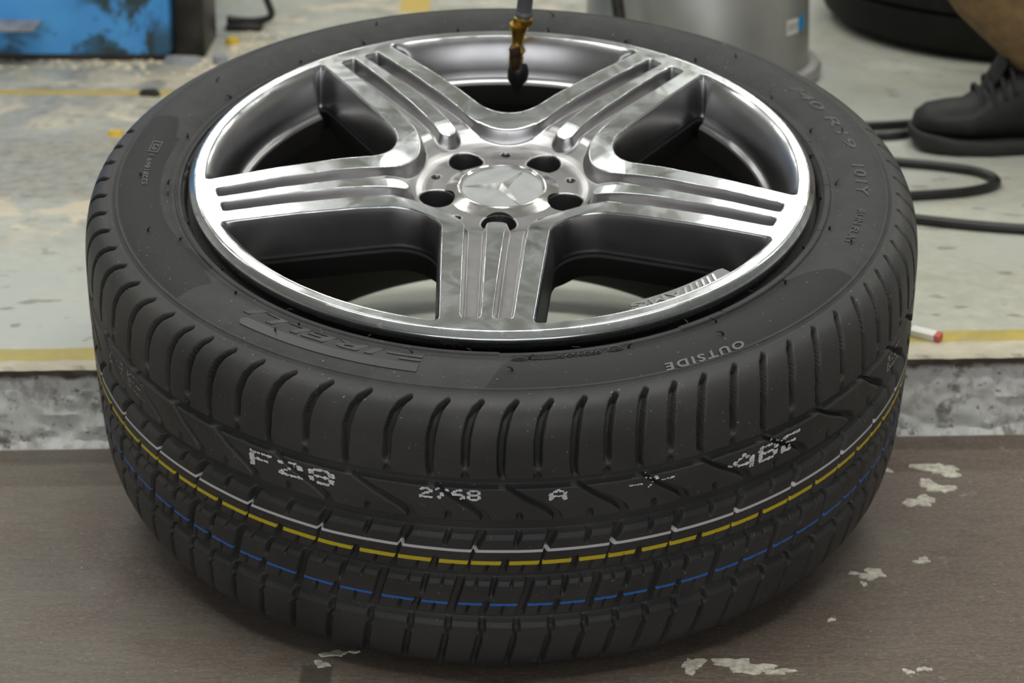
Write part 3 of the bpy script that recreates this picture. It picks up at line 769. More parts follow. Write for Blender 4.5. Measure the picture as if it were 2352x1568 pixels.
    H = H - (0.0006 * np.exp(-((rows - L_RIDGE - 0.0035) / 0.0009) ** 2))[:, None]
    top = (rows < L_RIDGE + 0.006)[:, None]
    deg = np.degrees(TH)[None, :]; rr = r[:, None]
    # rim protector blocks on the right-hand side
    blk = ((rr > 0.2660) & (rr < 0.2712) & top & (deg > -60) & (deg < 100)).astype(float) * 0.0009
    H = H + 0.0008 * np.cos((rr - 0.2625) / 0.0033 * 2 * PI) * sst(0.2625, 0.2640, rr) * (1 - sst(0.2735, 0.2750, rr)) * top * sst(20, 60, np.where(deg < -90, deg + 360, deg))
    tick = np.abs(((deg + 3.5) % 16) - 8) > 7.85
    H = H + blk * (1 - tick)
    dl = np.degrees(0.001) 
    dg = (deg + 360) % 360
    la = 162.5 + 6 * np.clip((0.2955 - rr) / 0.012, 0, 1) ** 2 + 3 * np.clip((rr - 0.312) / 0.01, 0, 1) ** 2
    lb = 219.5 - 5 * np.clip((0.2850 - rr) / 0.008, 0, 1) ** 2
    inn = 0.2790 - 0.0105 * np.exp(-((dg - 212) / 9) ** 2) + 0.002 * np.cos(np.radians((dg - 190) * 4))
    pl = np.minimum(np.minimum(sst(0, 0.5, dg - la), sst(0, 0.5, lb - dg)), sst(0, 0.0012, rr - inn))
    ra = -92.3 + (0.3206 - rr) / 0.0505 * 4.2; rb = -39.0 + (rr - 0.2624) / 0.0655 * 7.7 + 3.5 * np.sin(np.clip((rr - 0.2624) / 0.0655, 0, 1) * PI)
    pr = np.minimum(np.minimum(sst(0, 0.5, deg - ra), sst(0, 0.5, rb - deg)), sst(0.2705, 0.2717, rr))
    panel = np.clip(pl + pr, 0, 1) * top * (rows < L_RIDGE - 0.0012)[:, None]
    H = H - 0.00035 * panel
    disp = H - D
    Rg = r[:, None] + nr_[:, None] * disp; Zg = z[:, None] + nz_[:, None] * disp
    V = np.stack([Rg * np.cos(TH), Rg * np.sin(TH), Zg], -1).reshape(-1, 3)
    idx = np.arange(nS * nT, dtype=np.int32).reshape(nS, nT); nx = np.roll(idx, -1, 1)
    F = np.stack([idx[:-1], idx[1:], nx[1:], nx[:-1]], -1).reshape(-1, 4)
    me = np_mesh('tyre', V, F)
    attr(me, 'depth', D.ravel())
    sd = 1 - sst(L_RIDGE - 0.001, L_RIDGE + 0.012, rows); attr(me, 'side', np.repeat(sd[:, None], nT, 1).ravel()); attr(me, 'panel', np.broadcast_to(panel, (nS, nT)).ravel())
    o = link('tyre', me, wheel, [RUBBER]); o['label'] = 'black rubber tyre with grooved tread and painted stripes'
    return o, rows, th_f, D
tyre, T_ROWS, T_TH, T_D = build_tyre()

# moulded lettering on the sidewall (reads clockwise, tops outwards)
SW = sidewall_z
wrap_text('brand_lettering', 'IRELLI', -107.5, -130.8, 0.2785, 0.2935, SW, LETTER, tyre, 0.0007, shear=0.15, offset=0.02, spacing=1.05, thick=0.0012)
def arc_strip(bm, a0, a1, r0, r1, up=0.0007, n=24, cap=False):
    prev = None; aa = np.radians(np.linspace(a0, a1, n))
    rings = []
    for i, a in enumerate(aa):
        ra, rb = r0, r1
        if cap:
            t = abs(aa[-1] - a) * 0.30 / (r1 - r0) * 2
            if t < 1: k = math.sqrt(max(0.02, 1 - (1 - t) ** 2)); mid = (r0 + r1) / 2; ra, rb = mid - (r1 - r0) / 2 * k, mid + (r1 - r0) / 2 * k
        q = []
        for rr, h in ((ra, up - 0.0013), (ra, up), (rb, up), (rb, up - 0.0013)):
            q.append(bm.verts.new((rr * math.cos(a), rr * math.sin(a), float(SW(np.array([rr]))[0]) + h)))
        rings.append(q)
    for p, q in zip(rings, rings[1:]):
        for k in range(3): bm.faces.new((p[k], p[k + 1], q[k + 1], q[k]))
    bm.faces.new(rings[0]); bm.faces.new(rings[-1][::-1])
bm = bmesh.new()
arc_strip(bm, -101.2, -104.4, 0.2745, 0.2935, n=6); arc_strip(bm, -101.2, -129.6, 0.2975, 0.3065, n=50, cap=True); arc_strip(bm, -101.2, -106.6, 0.2830, 0.2868, n=8)
bmesh.ops.recalc_face_normals(bm, faces=bm.faces)
bm_obj('brand_lettering', bm, LETTER, tyre)
wrap_text('sidewall_lettering', 'OUTSIDE', -55.2, -67.6, 0.3105, 0.3170, SW, LETTER_GREY, tyre, 0.0006, shear=0.1, offset=0.035, spacing=1.3)
wrap_text('sidewall_lettering', 'RUN FLAT', -12.6, -23.6, 0.2935, 0.3000, SW, LETTER, tyre, 0.0007, shear=0.1, offset=0.012)
wrap_text('sidewall_lettering', '101Y', 2.2, -8.2, 0.2915, 0.3015, SW, LETTER, tyre, 0.0007, shear=0.15, offset=0.012, spacing=1.1)
wrap_text('sidewall_lettering', '/40 R19', 31.0, 7.5, 0.2930, 0.3030, SW, LETTER_WALL, tyre, 0.0005, shear=0.15, offset=0.012)
wrap_text('sidewall_lettering', 'S2281869 1', 186.0, 176.2, 0.2925, 0.2965, SW, LETTER_GREY, tyre, 0.0004)
wrap_text('sidewall_lettering', '0234275', -74.2, -81.0, 0.2715, 0.2747, SW, LETTER_WALL, tyre, 0.0003, thick=0.0008)
wrap_text('sidewall_lettering', '028414 S-WR2', -74.6, -85.2, 0.2765, 0.2800, SW, LETTER_WALL, tyre, 0.0003, thick=0.0008)
def ring_mark(a, r, ra, name='approval_mark', txt='E4'):
    """a ring lying on the sidewall with two characters inside"""
    aa = math.radians(a); bm = bmesh.new(); n = 28; L = []
    for i in range(n):
        t = 2 * PI * i / n; q = []
        for k, h in ((1.0, -0.0006), (1.0, 0.0003), (0.88, 0.0003), (0.88, -0.0006)):
            rr = r + k * ra * 0.8 * math.cos(t); ang = aa + k * ra * math.sin(t) / r
            q.append(bm.verts.new((rr * math.cos(ang), rr * math.sin(ang), float(SW(np.array([rr]))[0]) + h)))
        L.append(q)
    for i in range(n):
        p, q = L[i], L[(i + 1) % n]
        for k in range(3): bm.faces.new((p[k], p[k + 1], q[k + 1], q[k]))
    o = bm_obj(name, bm, LETTER_WALL, tyre); h = math.degrees(ra * 0.5 / r)
    wrap_text('sidewall_lettering', txt, a + h, a - h, r - ra * 0.35, r + ra * 0.35, SW, LETTER_WALL, tyre, 0.0003, thick=0.0008)
ring_mark(-72.0, 0.2750, 0.0062); ring_mark(-87.0, 0.2765, 0.0062)
bm = bmesh.new()   # boxed figure at the end of the serial number
for a0, a1, r0, r1 in ((175.2, 175.0, 0.2905, 0.2985), (171.9, 171.7, 0.2905, 0.2985), (175.2, 171.7, 0.2905, 0.2910), (175.2, 171.7, 0.2980, 0.2985)): arc_strip(bm, a0, a1, r0, r1, 0.0005, 5)
bmesh.ops.recalc_face_normals(bm, faces=bm.faces); bm_obj('serial_box', bm, LETTER_GREY, tyre)
wrap_text('sidewall_lettering', 'P2', 174.4, 172.5, 0.2922, 0.2968, SW, LETTER_GREY, tyre, 0.0004)

# rubber moulding hairs
def hair(deg, r, lean, ln=0.007):
    a = math.radians(deg); b = np.array([r * math.cos(a), r * math.sin(a), float(SW(np.array([r]))[0]) - 0.0004])
    t = np.array([-math.sin(a), math.cos(a), 0]); rd = np.array([math.cos(a), math.sin(a), 0])
    P = [b + u * ln * (np.array([0, 0, 0.75]) * (1 - 0.3 * u) + t * lean * u + rd * 0.35 * u * rng.uniform(-1, 1)) for u in np.linspace(0, 1, 5)]
    me = tube_mesh('rubber_hair', P, [0.0009, 0.00085, 0.00075, 0.0006, 0.0003], 5); link('rubber_hair', me, tyre, [HAIR])
for d in range(-178, 180, 17):
    hair(d + rng.uniform(-2, 2), 0.2635, rng.uniform(-0.8, 0.8), 0.009); hair(d + 6 + rng.uniform(-2, 2), 0.2760, rng.uniform(-0.8, 0.8), 0.0095)
    if d % 2: hair(d + 3 + rng.uniform(-2, 2), 0.2985, rng.uniform(-0.8, 0.8), 0.008)

# dot-matrix ink marks on the tread
GLY = {'F': '11111 10000 10000 11110 10000 10000 10000', '2': '01110 10001 00001 00110 01000 10000 11111', '8': '01110 10001 10001 01110 10001 10001 01110',
       '7': '11111 00001 00010 00100 00100 01000 01000', '6': '00110 01000 10000 11110 10001 10001 01110', 'A': '00100 01010 10001 10001 11111 10001 10001',
       'B': '11110 10001 10001 11110 10001 10001 11110', 'E': '11111 10000 10000 11110 10000 10000 11111', 'N': '10001 11001 10101 10011 10001 10001 10001',
       '-': '00000 00000 00000 11111 00000 00000 00000', ' ': '00000 ' * 7}
def tread_depth(a, z):
    i = np.searchsorted(T_ROWS, s_of_z(z)); j = np.searchsorted(T_TH, math.radians(a)); return T_D[min(i, len(T_ROWS) - 1), min(j, len(T_TH) - 1)]
def ink(text, a0, z0, a1, z1, h, dot, dens=2, skip=0.0):
    """text from (a0,z0) to (a1,z1) top-left to top-right corners, letter height h, on the tread"""
    V, F = [], []; n = len(text)
    for ci, ch in enumerate(text):
        rows = GLY[ch].split()
        for ry in range(7):
            for k in range(5 * dens):
                cx = k // dens
                if rows[ry][cx] == '0' or rng.random() < skip: continue
                u = (ci + (k + 0.5) / (5 * dens) * 0.78) / n
                a = a0 + (a1 - a0) * u + rng.uniform(-0.06, 0.06); z = z0 + (z1 - z0) * u - h * (ry + 0.5) / 7 + rng.uniform(-1, 1) * 0.0003
                dp = float(tread_depth(a, z))
                if z > -0.0702: continue
                r = float(np.interp(s_of_z(z), TL, TC[:, 0])) + 0.00035 - dp; rad = dot * rng.uniform(0.6, 1.25); ar = math.radians(a); b = len(V)
                for q in range(7):
                    t = 2 * PI * q / 7; rr = rad * rng.uniform(0.75, 1.15); aa = ar + rr * math.cos(t) * 1.1 / r
                    V.append((r * math.cos(aa), r * math.sin(aa), z + rr * math.sin(t)))
                F.append(tuple(range(b, b + 7)))
    me = bpy.data.meshes.new('ink_mark'); me.from_pydata(V, [], F); o = link('ink_mark', me, tyre, [INK]); o['label'] = 'white dotted ink code on the tread'
ink('F28', -121.9, -0.0733, -109.2, -0.0710, 0.0134, 0.00145)
ink('2768', -99.4, -0.0711, -91.7, -0.0711, 0.0088, 0.00105)
ink('A', -83.9, -0.0711, -81.3, -0.0711, 0.0095, 0.00115)
ink('-7-', -74.2, -0.0714, -68.0, -0.0711, 0.0085, 0.00085, skip=0.15)
ink('ABE', -60.1, -0.0742, -48.9, -0.0733, 0.0142, 0.00145)
ink('NE', -152.5, -0.0720, -140.5, -0.0740, 0.0150, 0.00060, skip=0.2)
ink('E', -29.0, -0.0735, -22.0, -0.0735, 0.0150, 0.0008, skip=0.2)

# ------------------------------------------------------------------ air chuck on the valve
ch = empty('air_chuck', (0.0085, 0.23265, 0.32275), (0, 0, 0))
kdir = Vector((0.0795, -0.1700, 0.985)).normalized(); ch.rotation_mode = 'QUATERNION'; ch.rotation_quaternion = kdir.to_track_quat('Z', 'Y')
tag(ch, 'brass air chuck with black nozzle pushed onto the wheel valve, hose rising out of frame', 'air chuck')
lathe_obj('nozzle', [(0.0, -0.004), (0.0055, -0.004), (0.0072, 0.002), (0.0082, 0.010), (0.0084, 0.018), (0.0074, 0.024), (0.0060, 0.027), (0, 0.027)], BLACKRUB, ch, 32)
lathe_obj('chuck_body', [(0.0052, 0.024), (0.0056, 0.034), (0.0045, 0.036), (0.0056, 0.038), (0.0064, 0.0405), (0.0056, 0.043), (0.0040, 0.046), (0.0046, 0.052), (0.0056, 0.058), (0.0074, 0.063), (0.0074, 0.066), (0, 0.066)], BRASS, ch, 32)
for o_ in (ch.children[-1],): o_.location = (0.0030, 0, 0)
V, F = lathe([(0.0, 0.0655), (0.0070, 0.0655), (0.0084, 0.0675), (0.0084, 0.0715), (0.0078, 0.0730), (0.0068, 0.0735), (0.0066, 0.070), (0, 0.070)], 6)
hexn = link('hex_nut', np_mesh('hex_nut', V, F, False), ch, [BRASS]); hexn.location = (0.0030, 0, 0)
ch.scale = (1.18, 1.18, 1.0)
bm = bmesh.new(); box_bm(bm, -0.0042, -0.006, 0.0405, 0.0090, 0.0022, 0.0125, 0.0004, Matrix.Rotation(-0.12, 3, 'Y')); box_bm(bm, -0.0030, -0.0055, 0.030, 0.0070, 0.0035, 0.012, 0.0006); bm_obj('lever', bm, DKBRASS, ch)
hz = [(0.0030, 0, 0.070), (0.0032, 0, 0.085), (0.0036, 0.0, 0.12), (0.006, 0.01, 0.20), (0.02, 0.05, 0.32), (0.05, 0.14, 0.45)]
link('hose', tube_mesh('hose', catmull(hz, 10), 0.0060, 16), ch, [HOSEGREY])
lathe_obj('ferrule', [(0.0062, 0.0725), (0.0068, 0.0735), (0.0068, 0.0770), (0.0060, 0.0785)], HOSEGREY, ch, 24).location = (0.0031, 0, 0)

# ------------------------------------------------------------------ background things on the platform
PZ = STEP_H
# blue machine at the back left
mc = empty('blue_machine_cabinet', (-0.85, 1.50, PZ))
tag(mc, 'scuffed blue steel machine base standing at the back left with a steel pedal', 'machine')
def world_box(name, x0, x1, y0, y1, z0, z1, mat, t, bev=0.004):
    L = t.location; return box_obj(name, ((x0 + x1) / 2 - L.x, (y0 + y1) / 2 - L.y, (z0 + z1) / 2 - L.z), (x1 - x0, y1 - y0, z1 - z0), mat, t, bev)
# cabinet panel mesh is placed in world coordinates so that its paint wear follows the sheet
def world_panel(name, x0, x1, y0, y1, z0, z1, mat, t, bev=0.004):
    o = box_obj(name, ((x0 + x1) / 2, (y0 + y1) / 2, (z0 + z1) / 2), (x1 - x0, y1 - y0, z1 - z0), mat, t, bev); o.location = -t.location; return o
world_panel('cabinet_body', -1.40, -0.4725, 1.270, 1.90, PZ + 0.008, PZ + 0.75, BLUE, mc, 0.006)
world_box('plinth', -1.38, -0.478, 1.273, 1.88, PZ, PZ + 0.010, DARKMETAL, mc, 0.001)
world_box('corner_post', -0.4720, -0.4270, 1.295, 1.42, PZ, PZ + 0.75, DARKMETAL, mc, 0.004)
bm = bmesh.new(); box_bm(bm, -0.725 + 0.85, 1.245 - 1.50, 0.0560, 0.150, 0.055, 0.005, 0.0015); bm_obj('foot_pedal', bm, STEEL, mc)
br = catmull([(-0.418, 1.47, PZ + 0.015), (-0.40, 1.47, PZ + 0.012), (-0.372, 1.47, PZ + 0.012), (-0.352, 1.47, PZ + 0.020), (-0.358, 1.47, PZ + 0.045), (-0.370, 1.47, PZ + 0.085), (-0.385, 1.47, PZ + 0.14), (-0.415, 1.47, PZ + 0.16)], 8)
o = link('bracket', tube_mesh('bracket', br - np.array([-0.85, 1.50, PZ]), 0.0055, 10), mc, [DARKMETAL])
world_box('bracket_foot', -0.418, -0.365, 1.45, 1.49, PZ, PZ + 0.010, DARKMETAL, mc, 0.002)

# grey rim lying on its flange behind
gr = empty('bare_wheel_rim', (0.262, 1.245, PZ))
tag(gr, 'grey bare wheel rim without tyre standing on its flange behind the wheel', 'wheel rim')
lathe_obj('rim_barrel', [(0.150, 0.0), (0.168, 0.0), (0.1735, 0.004), (0.1740, 0.013), (0.170, 0.018), (0.158, 0.020), (0.1555, 0.028), (0.1545, 0.060), (0.1515, 0.125), (0.1490, 0.131), (0.1480, 0.150), (0.1470, 0.190), (0.152, 0.205), (0.163, 0.212), (0.164, 0.222), (0.158, 0.226), (0.146, 0.220), (0.140, 0.19), (0.140, 0.01)], GREYRIM, gr, 128, True)
sp0 = None
for k in range(7):
    bm = bmesh.new(); box_bm(bm, 0.083, 0, 0.190, 0.125, 0.034, 0.03, 0.008); s_ = bm_obj('spoke', bm, GREYRIM, gr) if k == 0 else None
    if k == 0: sp0 = s_
    else: bm.free(); c = sp0.copy(); COL.objects.link(c); c.parent = gr; c.rotation_euler = (0, 0, k * 2 * PI / 7)
lathe_obj('hub', [(0.02, 0.165), (0.045, 0.165), (0.045, 0.205), (0.02, 0.208)], GREYRIM, gr, 40, True)
def cyl_patch(name, a0, a1, z0, z1, rfun, mat, t, n=8):
    V, F = [], []
    for i in range(n + 1):
        a = math.radians(a0 + (a1 - a0) * i / n)
        for z in (z0, z1): r = rfun(z); V.append((r * math.cos(a), r * math.sin(a), z))
    F = [(2 * i, 2 * i + 2, 2 * i + 3, 2 * i + 1) for i in range(n)]
    return link(name, np_mesh(name, V, F), t, [mat])
rf = lambda z: float(np.interp(z, [0.060, 0.125], [0.1545, 0.1515])) + 0.0008
st = cyl_patch('sticker', -44, -33, 0.074, 0.094, rf, PAPER, gr)
for i in range(4): cyl_patch('sticker_print', -42.5 + i * 2.1, -41.4 + i * 2.1, 0.079, 0.090, lambda z: rf(z) + 0.0004, PRINT, st, 2)
V, F = [], []
for q in range(20):
    t = 2 * PI * q / 20; z = 0.0855 + 0.0115 * math.sin(t); a = math.radians(-30.0) + 0.0105 * math.cos(t) / rf(z); r = rf(z) + 0.0006; V.append((r * math.cos(a), r * math.sin(a), z))
me = bpy.data.meshes.new('blue_sticker'); me.from_pydata(V, [], [tuple(range(20))]); o = link('blue_sticker', me, gr, [BLUEDOT]); o['label'] = 'round blue sticker'
# dark strap / lever leaning behind the tyre against the rim
stp = np.array([(0.1640, 1.056, PZ + 0.007), (0.1470, 1.091, PZ + 0.11), (0.1290, 1.127, PZ + 0.222), (0.1120, 1.160, PZ + 0.33)])
o = link('pry_bar', tube_mesh('pry_bar', stp, 0.0085, 10), None, [DARKMETAL]); tag(o, 'black bar leaning against the left side of the grey rim', 'tool')

# old tyre lying flat at the back right
ot = empty('old_tyre', (0.785, 1.555, PZ))
tag(ot, 'plain black tyre lying flat at the back right behind the boot', 'tyre')
oprof = [(0.215, 0.012), (0.235, 0.003), (0.262, 0.0), (0.285, 0.006), (0.302, 0.022), (0.314, 0.050)]
for z0 in (0.066, 0.094, 0.122, 0.150):
    oprof += [(0.3165, z0 - 0.004), (0.3170, z0), (0.3070, z0 + 0.001), (0.3070, z0 + 0.0065), (0.3170, z0 + 0.0075)]
oprof += [(0.315, 0.175), (0.305, 0.200), (0.285, 0.217), (0.262, 0.222), (0.235, 0.218), (0.215, 0.208), (0.212, 0.20), (0.216, 0.110), (0.212, 0.02)]
lathe_obj('tyre_carcass', oprof, OLDTYRE, ot, 128, True, 30)

# air hose on the floor
hp = [(0.24, 0.950, 0.0058), (0.36, 0.944, 0.0058), (0.462, 0.945, 0.0058), (0.54, 0.962, 0.0058), (0.66, 0.975, 0.0058), (0.86, 0.95, 0.0058), (0.98, 0.80, 0.0058), (0.92, 0.60, 0.0058), (0.74, 0.525, 0.0058), (0.57, 0.536, 0.0058), (0.457, 0.568, 0.0058), (0.395, 0.605, 0.0058), (0.405, 0.640, 0.0058), (0.468, 0.654, 0.0058), (0.525, 0.668, 0.0058), (0.562, 0.690, 0.0058), (0.574, 0.715, 0.0058), (0.560, 0.748, 0.0058), (0.520, 0.770, 0.0058), (0.470, 0.786, 0.0058), (0.41, 0.805, 0.0058), (0.375, 0.850, 0.0058), (0.41, 0.888, 0.0058), (0.462, 0.898, 0.0058), (0.492, 0.905, 0.0058), (0.52, 0.930, 0.0058), (0.56, 0.948, 0.0058), (0.62, 0.955, 0.0058)]
hp = np.array(hp); hp[:, 2] += PZ
o = link('air_hose', tube_mesh('air_hose', catmull(hp, 10), 0.0056, 12), None, [BLACKRUB]); tag(o, 'black rubber air hose looping over the floor beside the wheel', 'hose')

# ------------------------------------------------------------------ person: one crouching leg with boot at the right edge
pn = empty('person', (0.64, 0.875, PZ))
tag(pn, 'person at the right edge in brown trousers and black boots, only one leg in view', 'person')
def loft(name, secs, mat, parent, k=20, smooth=50, capb=True):
    """secs: list of (centre(3), axis u(3), axis v(3)) elliptical sections"""
    V = []
    for c, u, v in secs:
        c, u, v = map(np.array, (c, u, v))
        for j in range(k):
            a = 2 * PI * j / k; V.append(c + u * math.cos(a) + v * math.sin(a))
    n = len(secs); F = [(i * k + j, i * k + (j + 1) % k, (i + 1) * k + (j + 1) % k, (i + 1) * k + j) for i in range(n - 1) for j in range(k)]
    me = np_mesh(name, V, F); bm = bmesh.new(); bm.from_mesh(me)
    bmesh.ops.holes_fill(bm, edges=[e for e in bm.edges if e.is_boundary]); bmesh.ops.recalc_face_normals(bm, faces=bm.faces)
    bm.to_mesh(me); bm.free(); auto_smooth(me, smooth); return link(name, me, parent, [mat])
# boot pointing to -x ; local frame: x forward is negative
def boot():
    # upper: sections along the foot from toe to heel: x, half width, bottom z, top z
    S_ = [(-0.138, 0.012, 0.026, 0.034), (-0.133, 0.027, 0.020, 0.045), (-0.120, 0.038, 0.016, 0.054), (-0.098, 0.045, 0.014, 0.058), (-0.074, 0.047, 0.012, 0.061), (-0.060, 0.046, 0.012, 0.072), (-0.045, 0.043, 0.012, 0.086), (-0.020, 0.040, 0.012, 0.104), (0.020, 0.037, 0.012, 0.116), (0.075, 0.034, 0.012, 0.118), (0.115, 0.031, 0.012, 0.108), (0.128, 0.018, 0.014, 0.080)]
    secs = [((x, 0, (b + t) / 2), (0, w, 0), (0, 0, (t - b) / 2)) for x, w, b, t in S_]
    up = loft('boot_upper', secs, BOOT, pn)
    S2 = [(-0.142, 0.014, 0.012, 0.028), (-0.134, 0.032, 0.006, 0.026), (-0.115, 0.043, 0.003, 0.024), (-0.090, 0.049, 0.001, 0.020), (-0.050, 0.049, 0.0, 0.018), (0.0, 0.042, 0.004, 0.018), (0.035, 0.038, 0.004, 0.018), (0.04, 0.039, 0.0, 0.018), (0.10, 0.039, 0.0, 0.018), (0.130, 0.026, 0.0, 0.018)]
    secs = []; V = []
    bm = bmesh.new(); rings = []
    for x, w, b, t in S2: rings.append([bm.verts.new(p) for p in ((x, -w, b), (x, w, b), (x, w, t), (x, -w, t))])
    for p, q in zip(rings, rings[1:]):
        for k in range(4): bm.faces.new((p[k], p[(k + 1) % 4], q[(k + 1) % 4], q[k]))
    bm.faces.new(rings[0]); bm.faces.new(rings[-1][::-1]); bmesh.ops.recalc_face_normals(bm, faces=bm.faces)
    bmesh.ops.bevel(bm, geom=list(bm.edges), offset=0.002, segments=1, affect='EDGES')
    bm_obj('boot_sole', bm, SOLE, pn, 60)
    # tongue and collar standing up in front of the ankle
    secs = [((-0.050, 0, 0.080), (0, 0.026, 0), (0.006, 0, 0.004)), ((-0.040, 0, 0.098), (0, 0.027, 0), (0.007, 0, 0.003)), ((-0.034, 0, 0.110), (0, 0.024, 0), (0.007, 0, 0.003)), ((-0.032, 0, 0.120), (0, 0.014, 0), (0.005, 0, 0.003))]
    loft('boot_tongue', secs, BOOT, pn)
    secs = [((0.045, 0, 0.104), (0.068, 0, 0), (0, 0.036, 0)), ((0.046, 0, 0.122), (0.064, 0, 0), (0, 0.037, 0)), ((0.046, 0, 0.134), (0.062, 0, 0), (0, 0.038, 0))]
    loft('boot_collar', secs, BOOT, pn)
    for i, (x, z) in enumerate(((-0.062, 0.0735), (-0.050, 0.0850), (-0.038, 0.0955), (-0.026, 0.1035))):
        pth = catmull([(x + 0.004, -0.039, z - 0.024), (x - 0.001, -0.026, z - 0.003), (x - 0.002, 0.0, z + 0.003), (x - 0.001, 0.026, z - 0.003), (x + 0.004, 0.039, z - 0.024)], 5)
        link('lace', tube_mesh('lace', pth, 0.0028, 8), pn, [SKINSOCK])
boot()
# trouser leg: shin leans forward over the toe, thigh runs back to the hip
leg = [((0.045, 0, 0.116), 0.066, 0.050), ((0.028, 0, 0.140), 0.072, 0.058), ((-0.010, 0.0, 0.185), 0.082, 0.064), ((-0.055, 0.0, 0.25), 0.088, 0.070), ((-0.100, 0.0, 0.33), 0.088, 0.072), ((-0.140, 0.0, 0.41), 0.084, 0.074), ((-0.150, 0.0, 0.465), 0.084, 0.078)]
secs = [(c, (ru, 0, ru * 0.25), (0, rv, 0)) for c, ru, rv in leg]
secs += [((-0.100, 0, 0.52), (0.062, 0, 0.062), (0, 0.080, 0)), ((0.000, 0.0, 0.540), (0.02, 0, 0.088), (0, 0.085, 0)), ((0.18, 0.01, 0.535), (0.0, 0, 0.094), (0, 0.092, 0)), ((0.32, 0.02, 0.52), (0.0, 0, 0.105), (0, 0.10, 0)), ((0.42, 0.03, 0.52), (0.0, 0, 0.11), (0, 0.105, 0))]
loft('trouser_leg', secs, TROUSER, pn, 28, 80)

# ------------------------------------------------------------------ small litter and paint marks
def chip(name, x, y, z0, sx, sy, sz, mat, label, cat, rot=0.0, seed=0, group=None):
    r_ = random.Random(seed); bm = bmesh.new(); n = r_.randint(6, 8); top = []; bot = []
    for i in range(n):
        a = 2 * PI * i / n; k = r_.uniform(0.7, 1.1); px, py = sx * k * math.cos(a), sy * k * math.sin(a)
        bot.append(bm.verts.new((px, py, 0))); top.append(bm.verts.new((px * 0.8, py * 0.8, sz * r_.uniform(0.7, 1.1))))
    bm.faces.new(top); bm.faces.new(bot[::-1])
    for i in range(n): j = (i + 1) % n; bm.faces.new((bot[i], bot[j], top[j], top[i]))
    o = bm_obj(name, bm, mat); o.location = (x, y, z0); o.rotation_euler = (0, 0, rot); tag(o, label, cat, group); return o
chip('paint_chip', -0.488, 0.900, PZ, 0.012, 0.013, 0.006, YELCHIP, 'yellow paint chip on the worn floor left of the wheel', 'chip', 0.3, 1)
chip('rubber_scrap', -0.474, 1.090, PZ, 0.022, 0.010, 0.008, DARKCHIP, 'black scrap lying on the far yellow line', 'scrap', -0.3, 2)
chip('paint_chip', -0.398, 1.375, PZ, 0.011, 0.012, 0.010, YELCHIP, 'yellow chip in the rubble right of the dark machine post', 'chip', 0.1, 3)
chip('concrete_chip', -0.455, 1.262, PZ, 0.034, 0.020, 0.010, GREYCHIP, 'flat grey concrete chip at the foot of the blue machine', 'chip', 0.1, 4)
chip('concrete_chip', -0.400, 1.255, PZ, 0.014, 0.014, 0.014, GREYCHIP, 'small grey stone right of the flat concrete chip', 'chip', 0.5, 5)
# rubble grains along the machine foot: one countless heap
V, F = [], []; r_ = random.Random(11)
for i in range(520):
    if i < 340: x, y = r_.gauss(-0.385, 0.045), r_.gauss(1.36, 0.075)
    else: x, y = r_.uniform(-0.75, -0.35), 1.285 + abs(r_.gauss(0, 0.035)) * -1
    s = r_.uniform(0.0012, 0.0055); b = len(V)
    if (x < -0.40 and y > 1.28) or y > 1.45: continue
    pts = [(-1, -1, 0), (1, -0.8, 0), (0.9, 1, 0), (-0.8, 0.9, 0), (r_.uniform(-.4, .4), r_.uniform(-.4, .4), 0.6)]
    a = r_.uniform(0, 6.28)
    for px, py, pz in pts: V.append((x + s * (px * math.cos(a) - py * math.sin(a)), y + s * (px * math.sin(a) + py * math.cos(a)), PZ + s * pz))
    F += [(b, b + 1, b + 4), (b + 1, b + 2, b + 4), (b + 2, b + 3, b + 4), (b + 3, b, b + 4)]
o = link('rubble', np_mesh('rubble', V, F, False), None, [CREAMCHIP]); tag(o, 'cream concrete rubble scattered at the foot of the machine', 'rubble', kind='stuff')
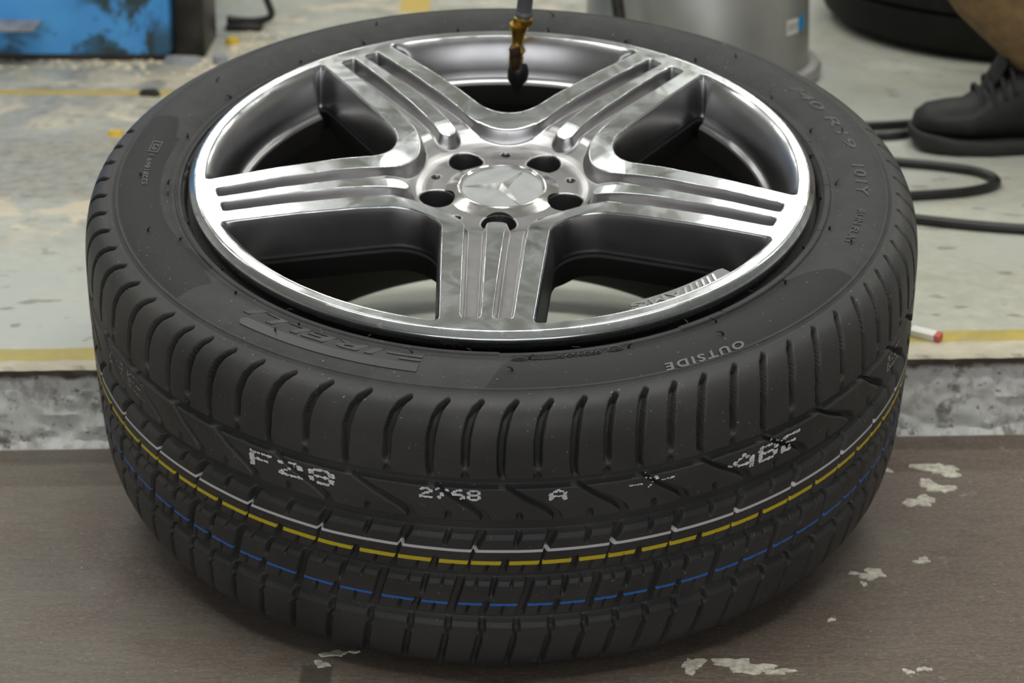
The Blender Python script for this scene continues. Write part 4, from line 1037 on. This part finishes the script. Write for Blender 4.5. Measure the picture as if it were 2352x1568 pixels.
# crumpled wrapper on the step edge
wr = empty('wrapper', (0.408, 0.2185, PZ), (0, 0, -0.62)); tag(wr, 'small white and red folded wrapper on the yellow edge line right of the wheel', 'wrapper')
bm = bmesh.new(); box_bm(bm, -0.004, 0, 0.0045, 0.026, 0.010, 0.008, 0.0015, Matrix.Rotation(0.25, 3, 'X')); bm_obj('wrapper_body', bm, PAPER, wr)
bm = bmesh.new(); box_bm(bm, 0.0115, 0, 0.0045, 0.006, 0.0095, 0.0075, 0.001, Matrix.Rotation(0.25, 3, 'X')); bm_obj('wrapper_tip', bm, REDTIP, wr)
# dried paint splashes on the brown floor (flat marks, children of the floor)
def splat(x, y, rx, ry, seed, z=0.0009):
    r_ = random.Random(seed); n = 26; ph = [r_.uniform(0, 6.28) for _ in range(4)]
    pts = []
    for i in range(n):
        a = 2 * PI * i / n; k = 1 + 0.28 * math.sin(2 * a + ph[0]) + 0.2 * math.sin(3 * a + ph[1]) + 0.16 * math.sin(5 * a + ph[2]) + 0.12 * math.sin(9 * a + ph[3])
        pts.append((x + rx * k * math.cos(a), y + ry * k * math.sin(a)))
    bm = bmesh.new(); top = [bm.verts.new((a, b, z)) for a, b in pts]; bot = [bm.verts.new((x + (a - x) * 1.06, y + (b - y) * 1.06, 0.0)) for a, b in pts]
    cv = bm.verts.new((x, y, z * 1.3))
    for i in range(n): j = (i + 1) % n; bm.faces.new((top[i], top[j], cv)); bm.faces.new((top[i], bot[i], bot[j], top[j]))
    bmesh.ops.recalc_face_normals(bm, faces=bm.faces)
    bm_obj('paint_splash', bm, SPLAT, floor)
for i, (x, y, rx, ry) in enumerate(((0.405, 0.100, 0.017, 0.013), (0.396, 0.060, 0.012, 0.010), (0.390, 0.068, 0.006, 0.010), (0.376, 0.031, 0.0125, 0.010), (0.352, 0.099, 0.007, 0.006), (0.338, 0.088, 0.008, 0.006),
        (0.312, -0.110, 0.0105, 0.008), (0.297, -0.109, 0.004, 0.003), (0.302, -0.128, 0.0028, 0.003), (0.267, -0.190, 0.0028, 0.0026), (0.315, -0.272, 0.0042, 0.0032), (0.328, -0.268, 0.0048, 0.0032),
        (0.150, -0.264, 0.008, 0.010), (0.183, -0.262, 0.016, 0.008), (0.199, -0.268, 0.014, 0.006), (0.215, -0.273, 0.010, 0.004), (0.358, -0.085, 0.006, 0.005), (-0.128, -0.250, 0.009, 0.004), (-0.136, -0.266, 0.006, 0.004), (-0.112, -0.247, 0.003, 0.002))):
    splat(x, y, rx, ry, 40 + i)
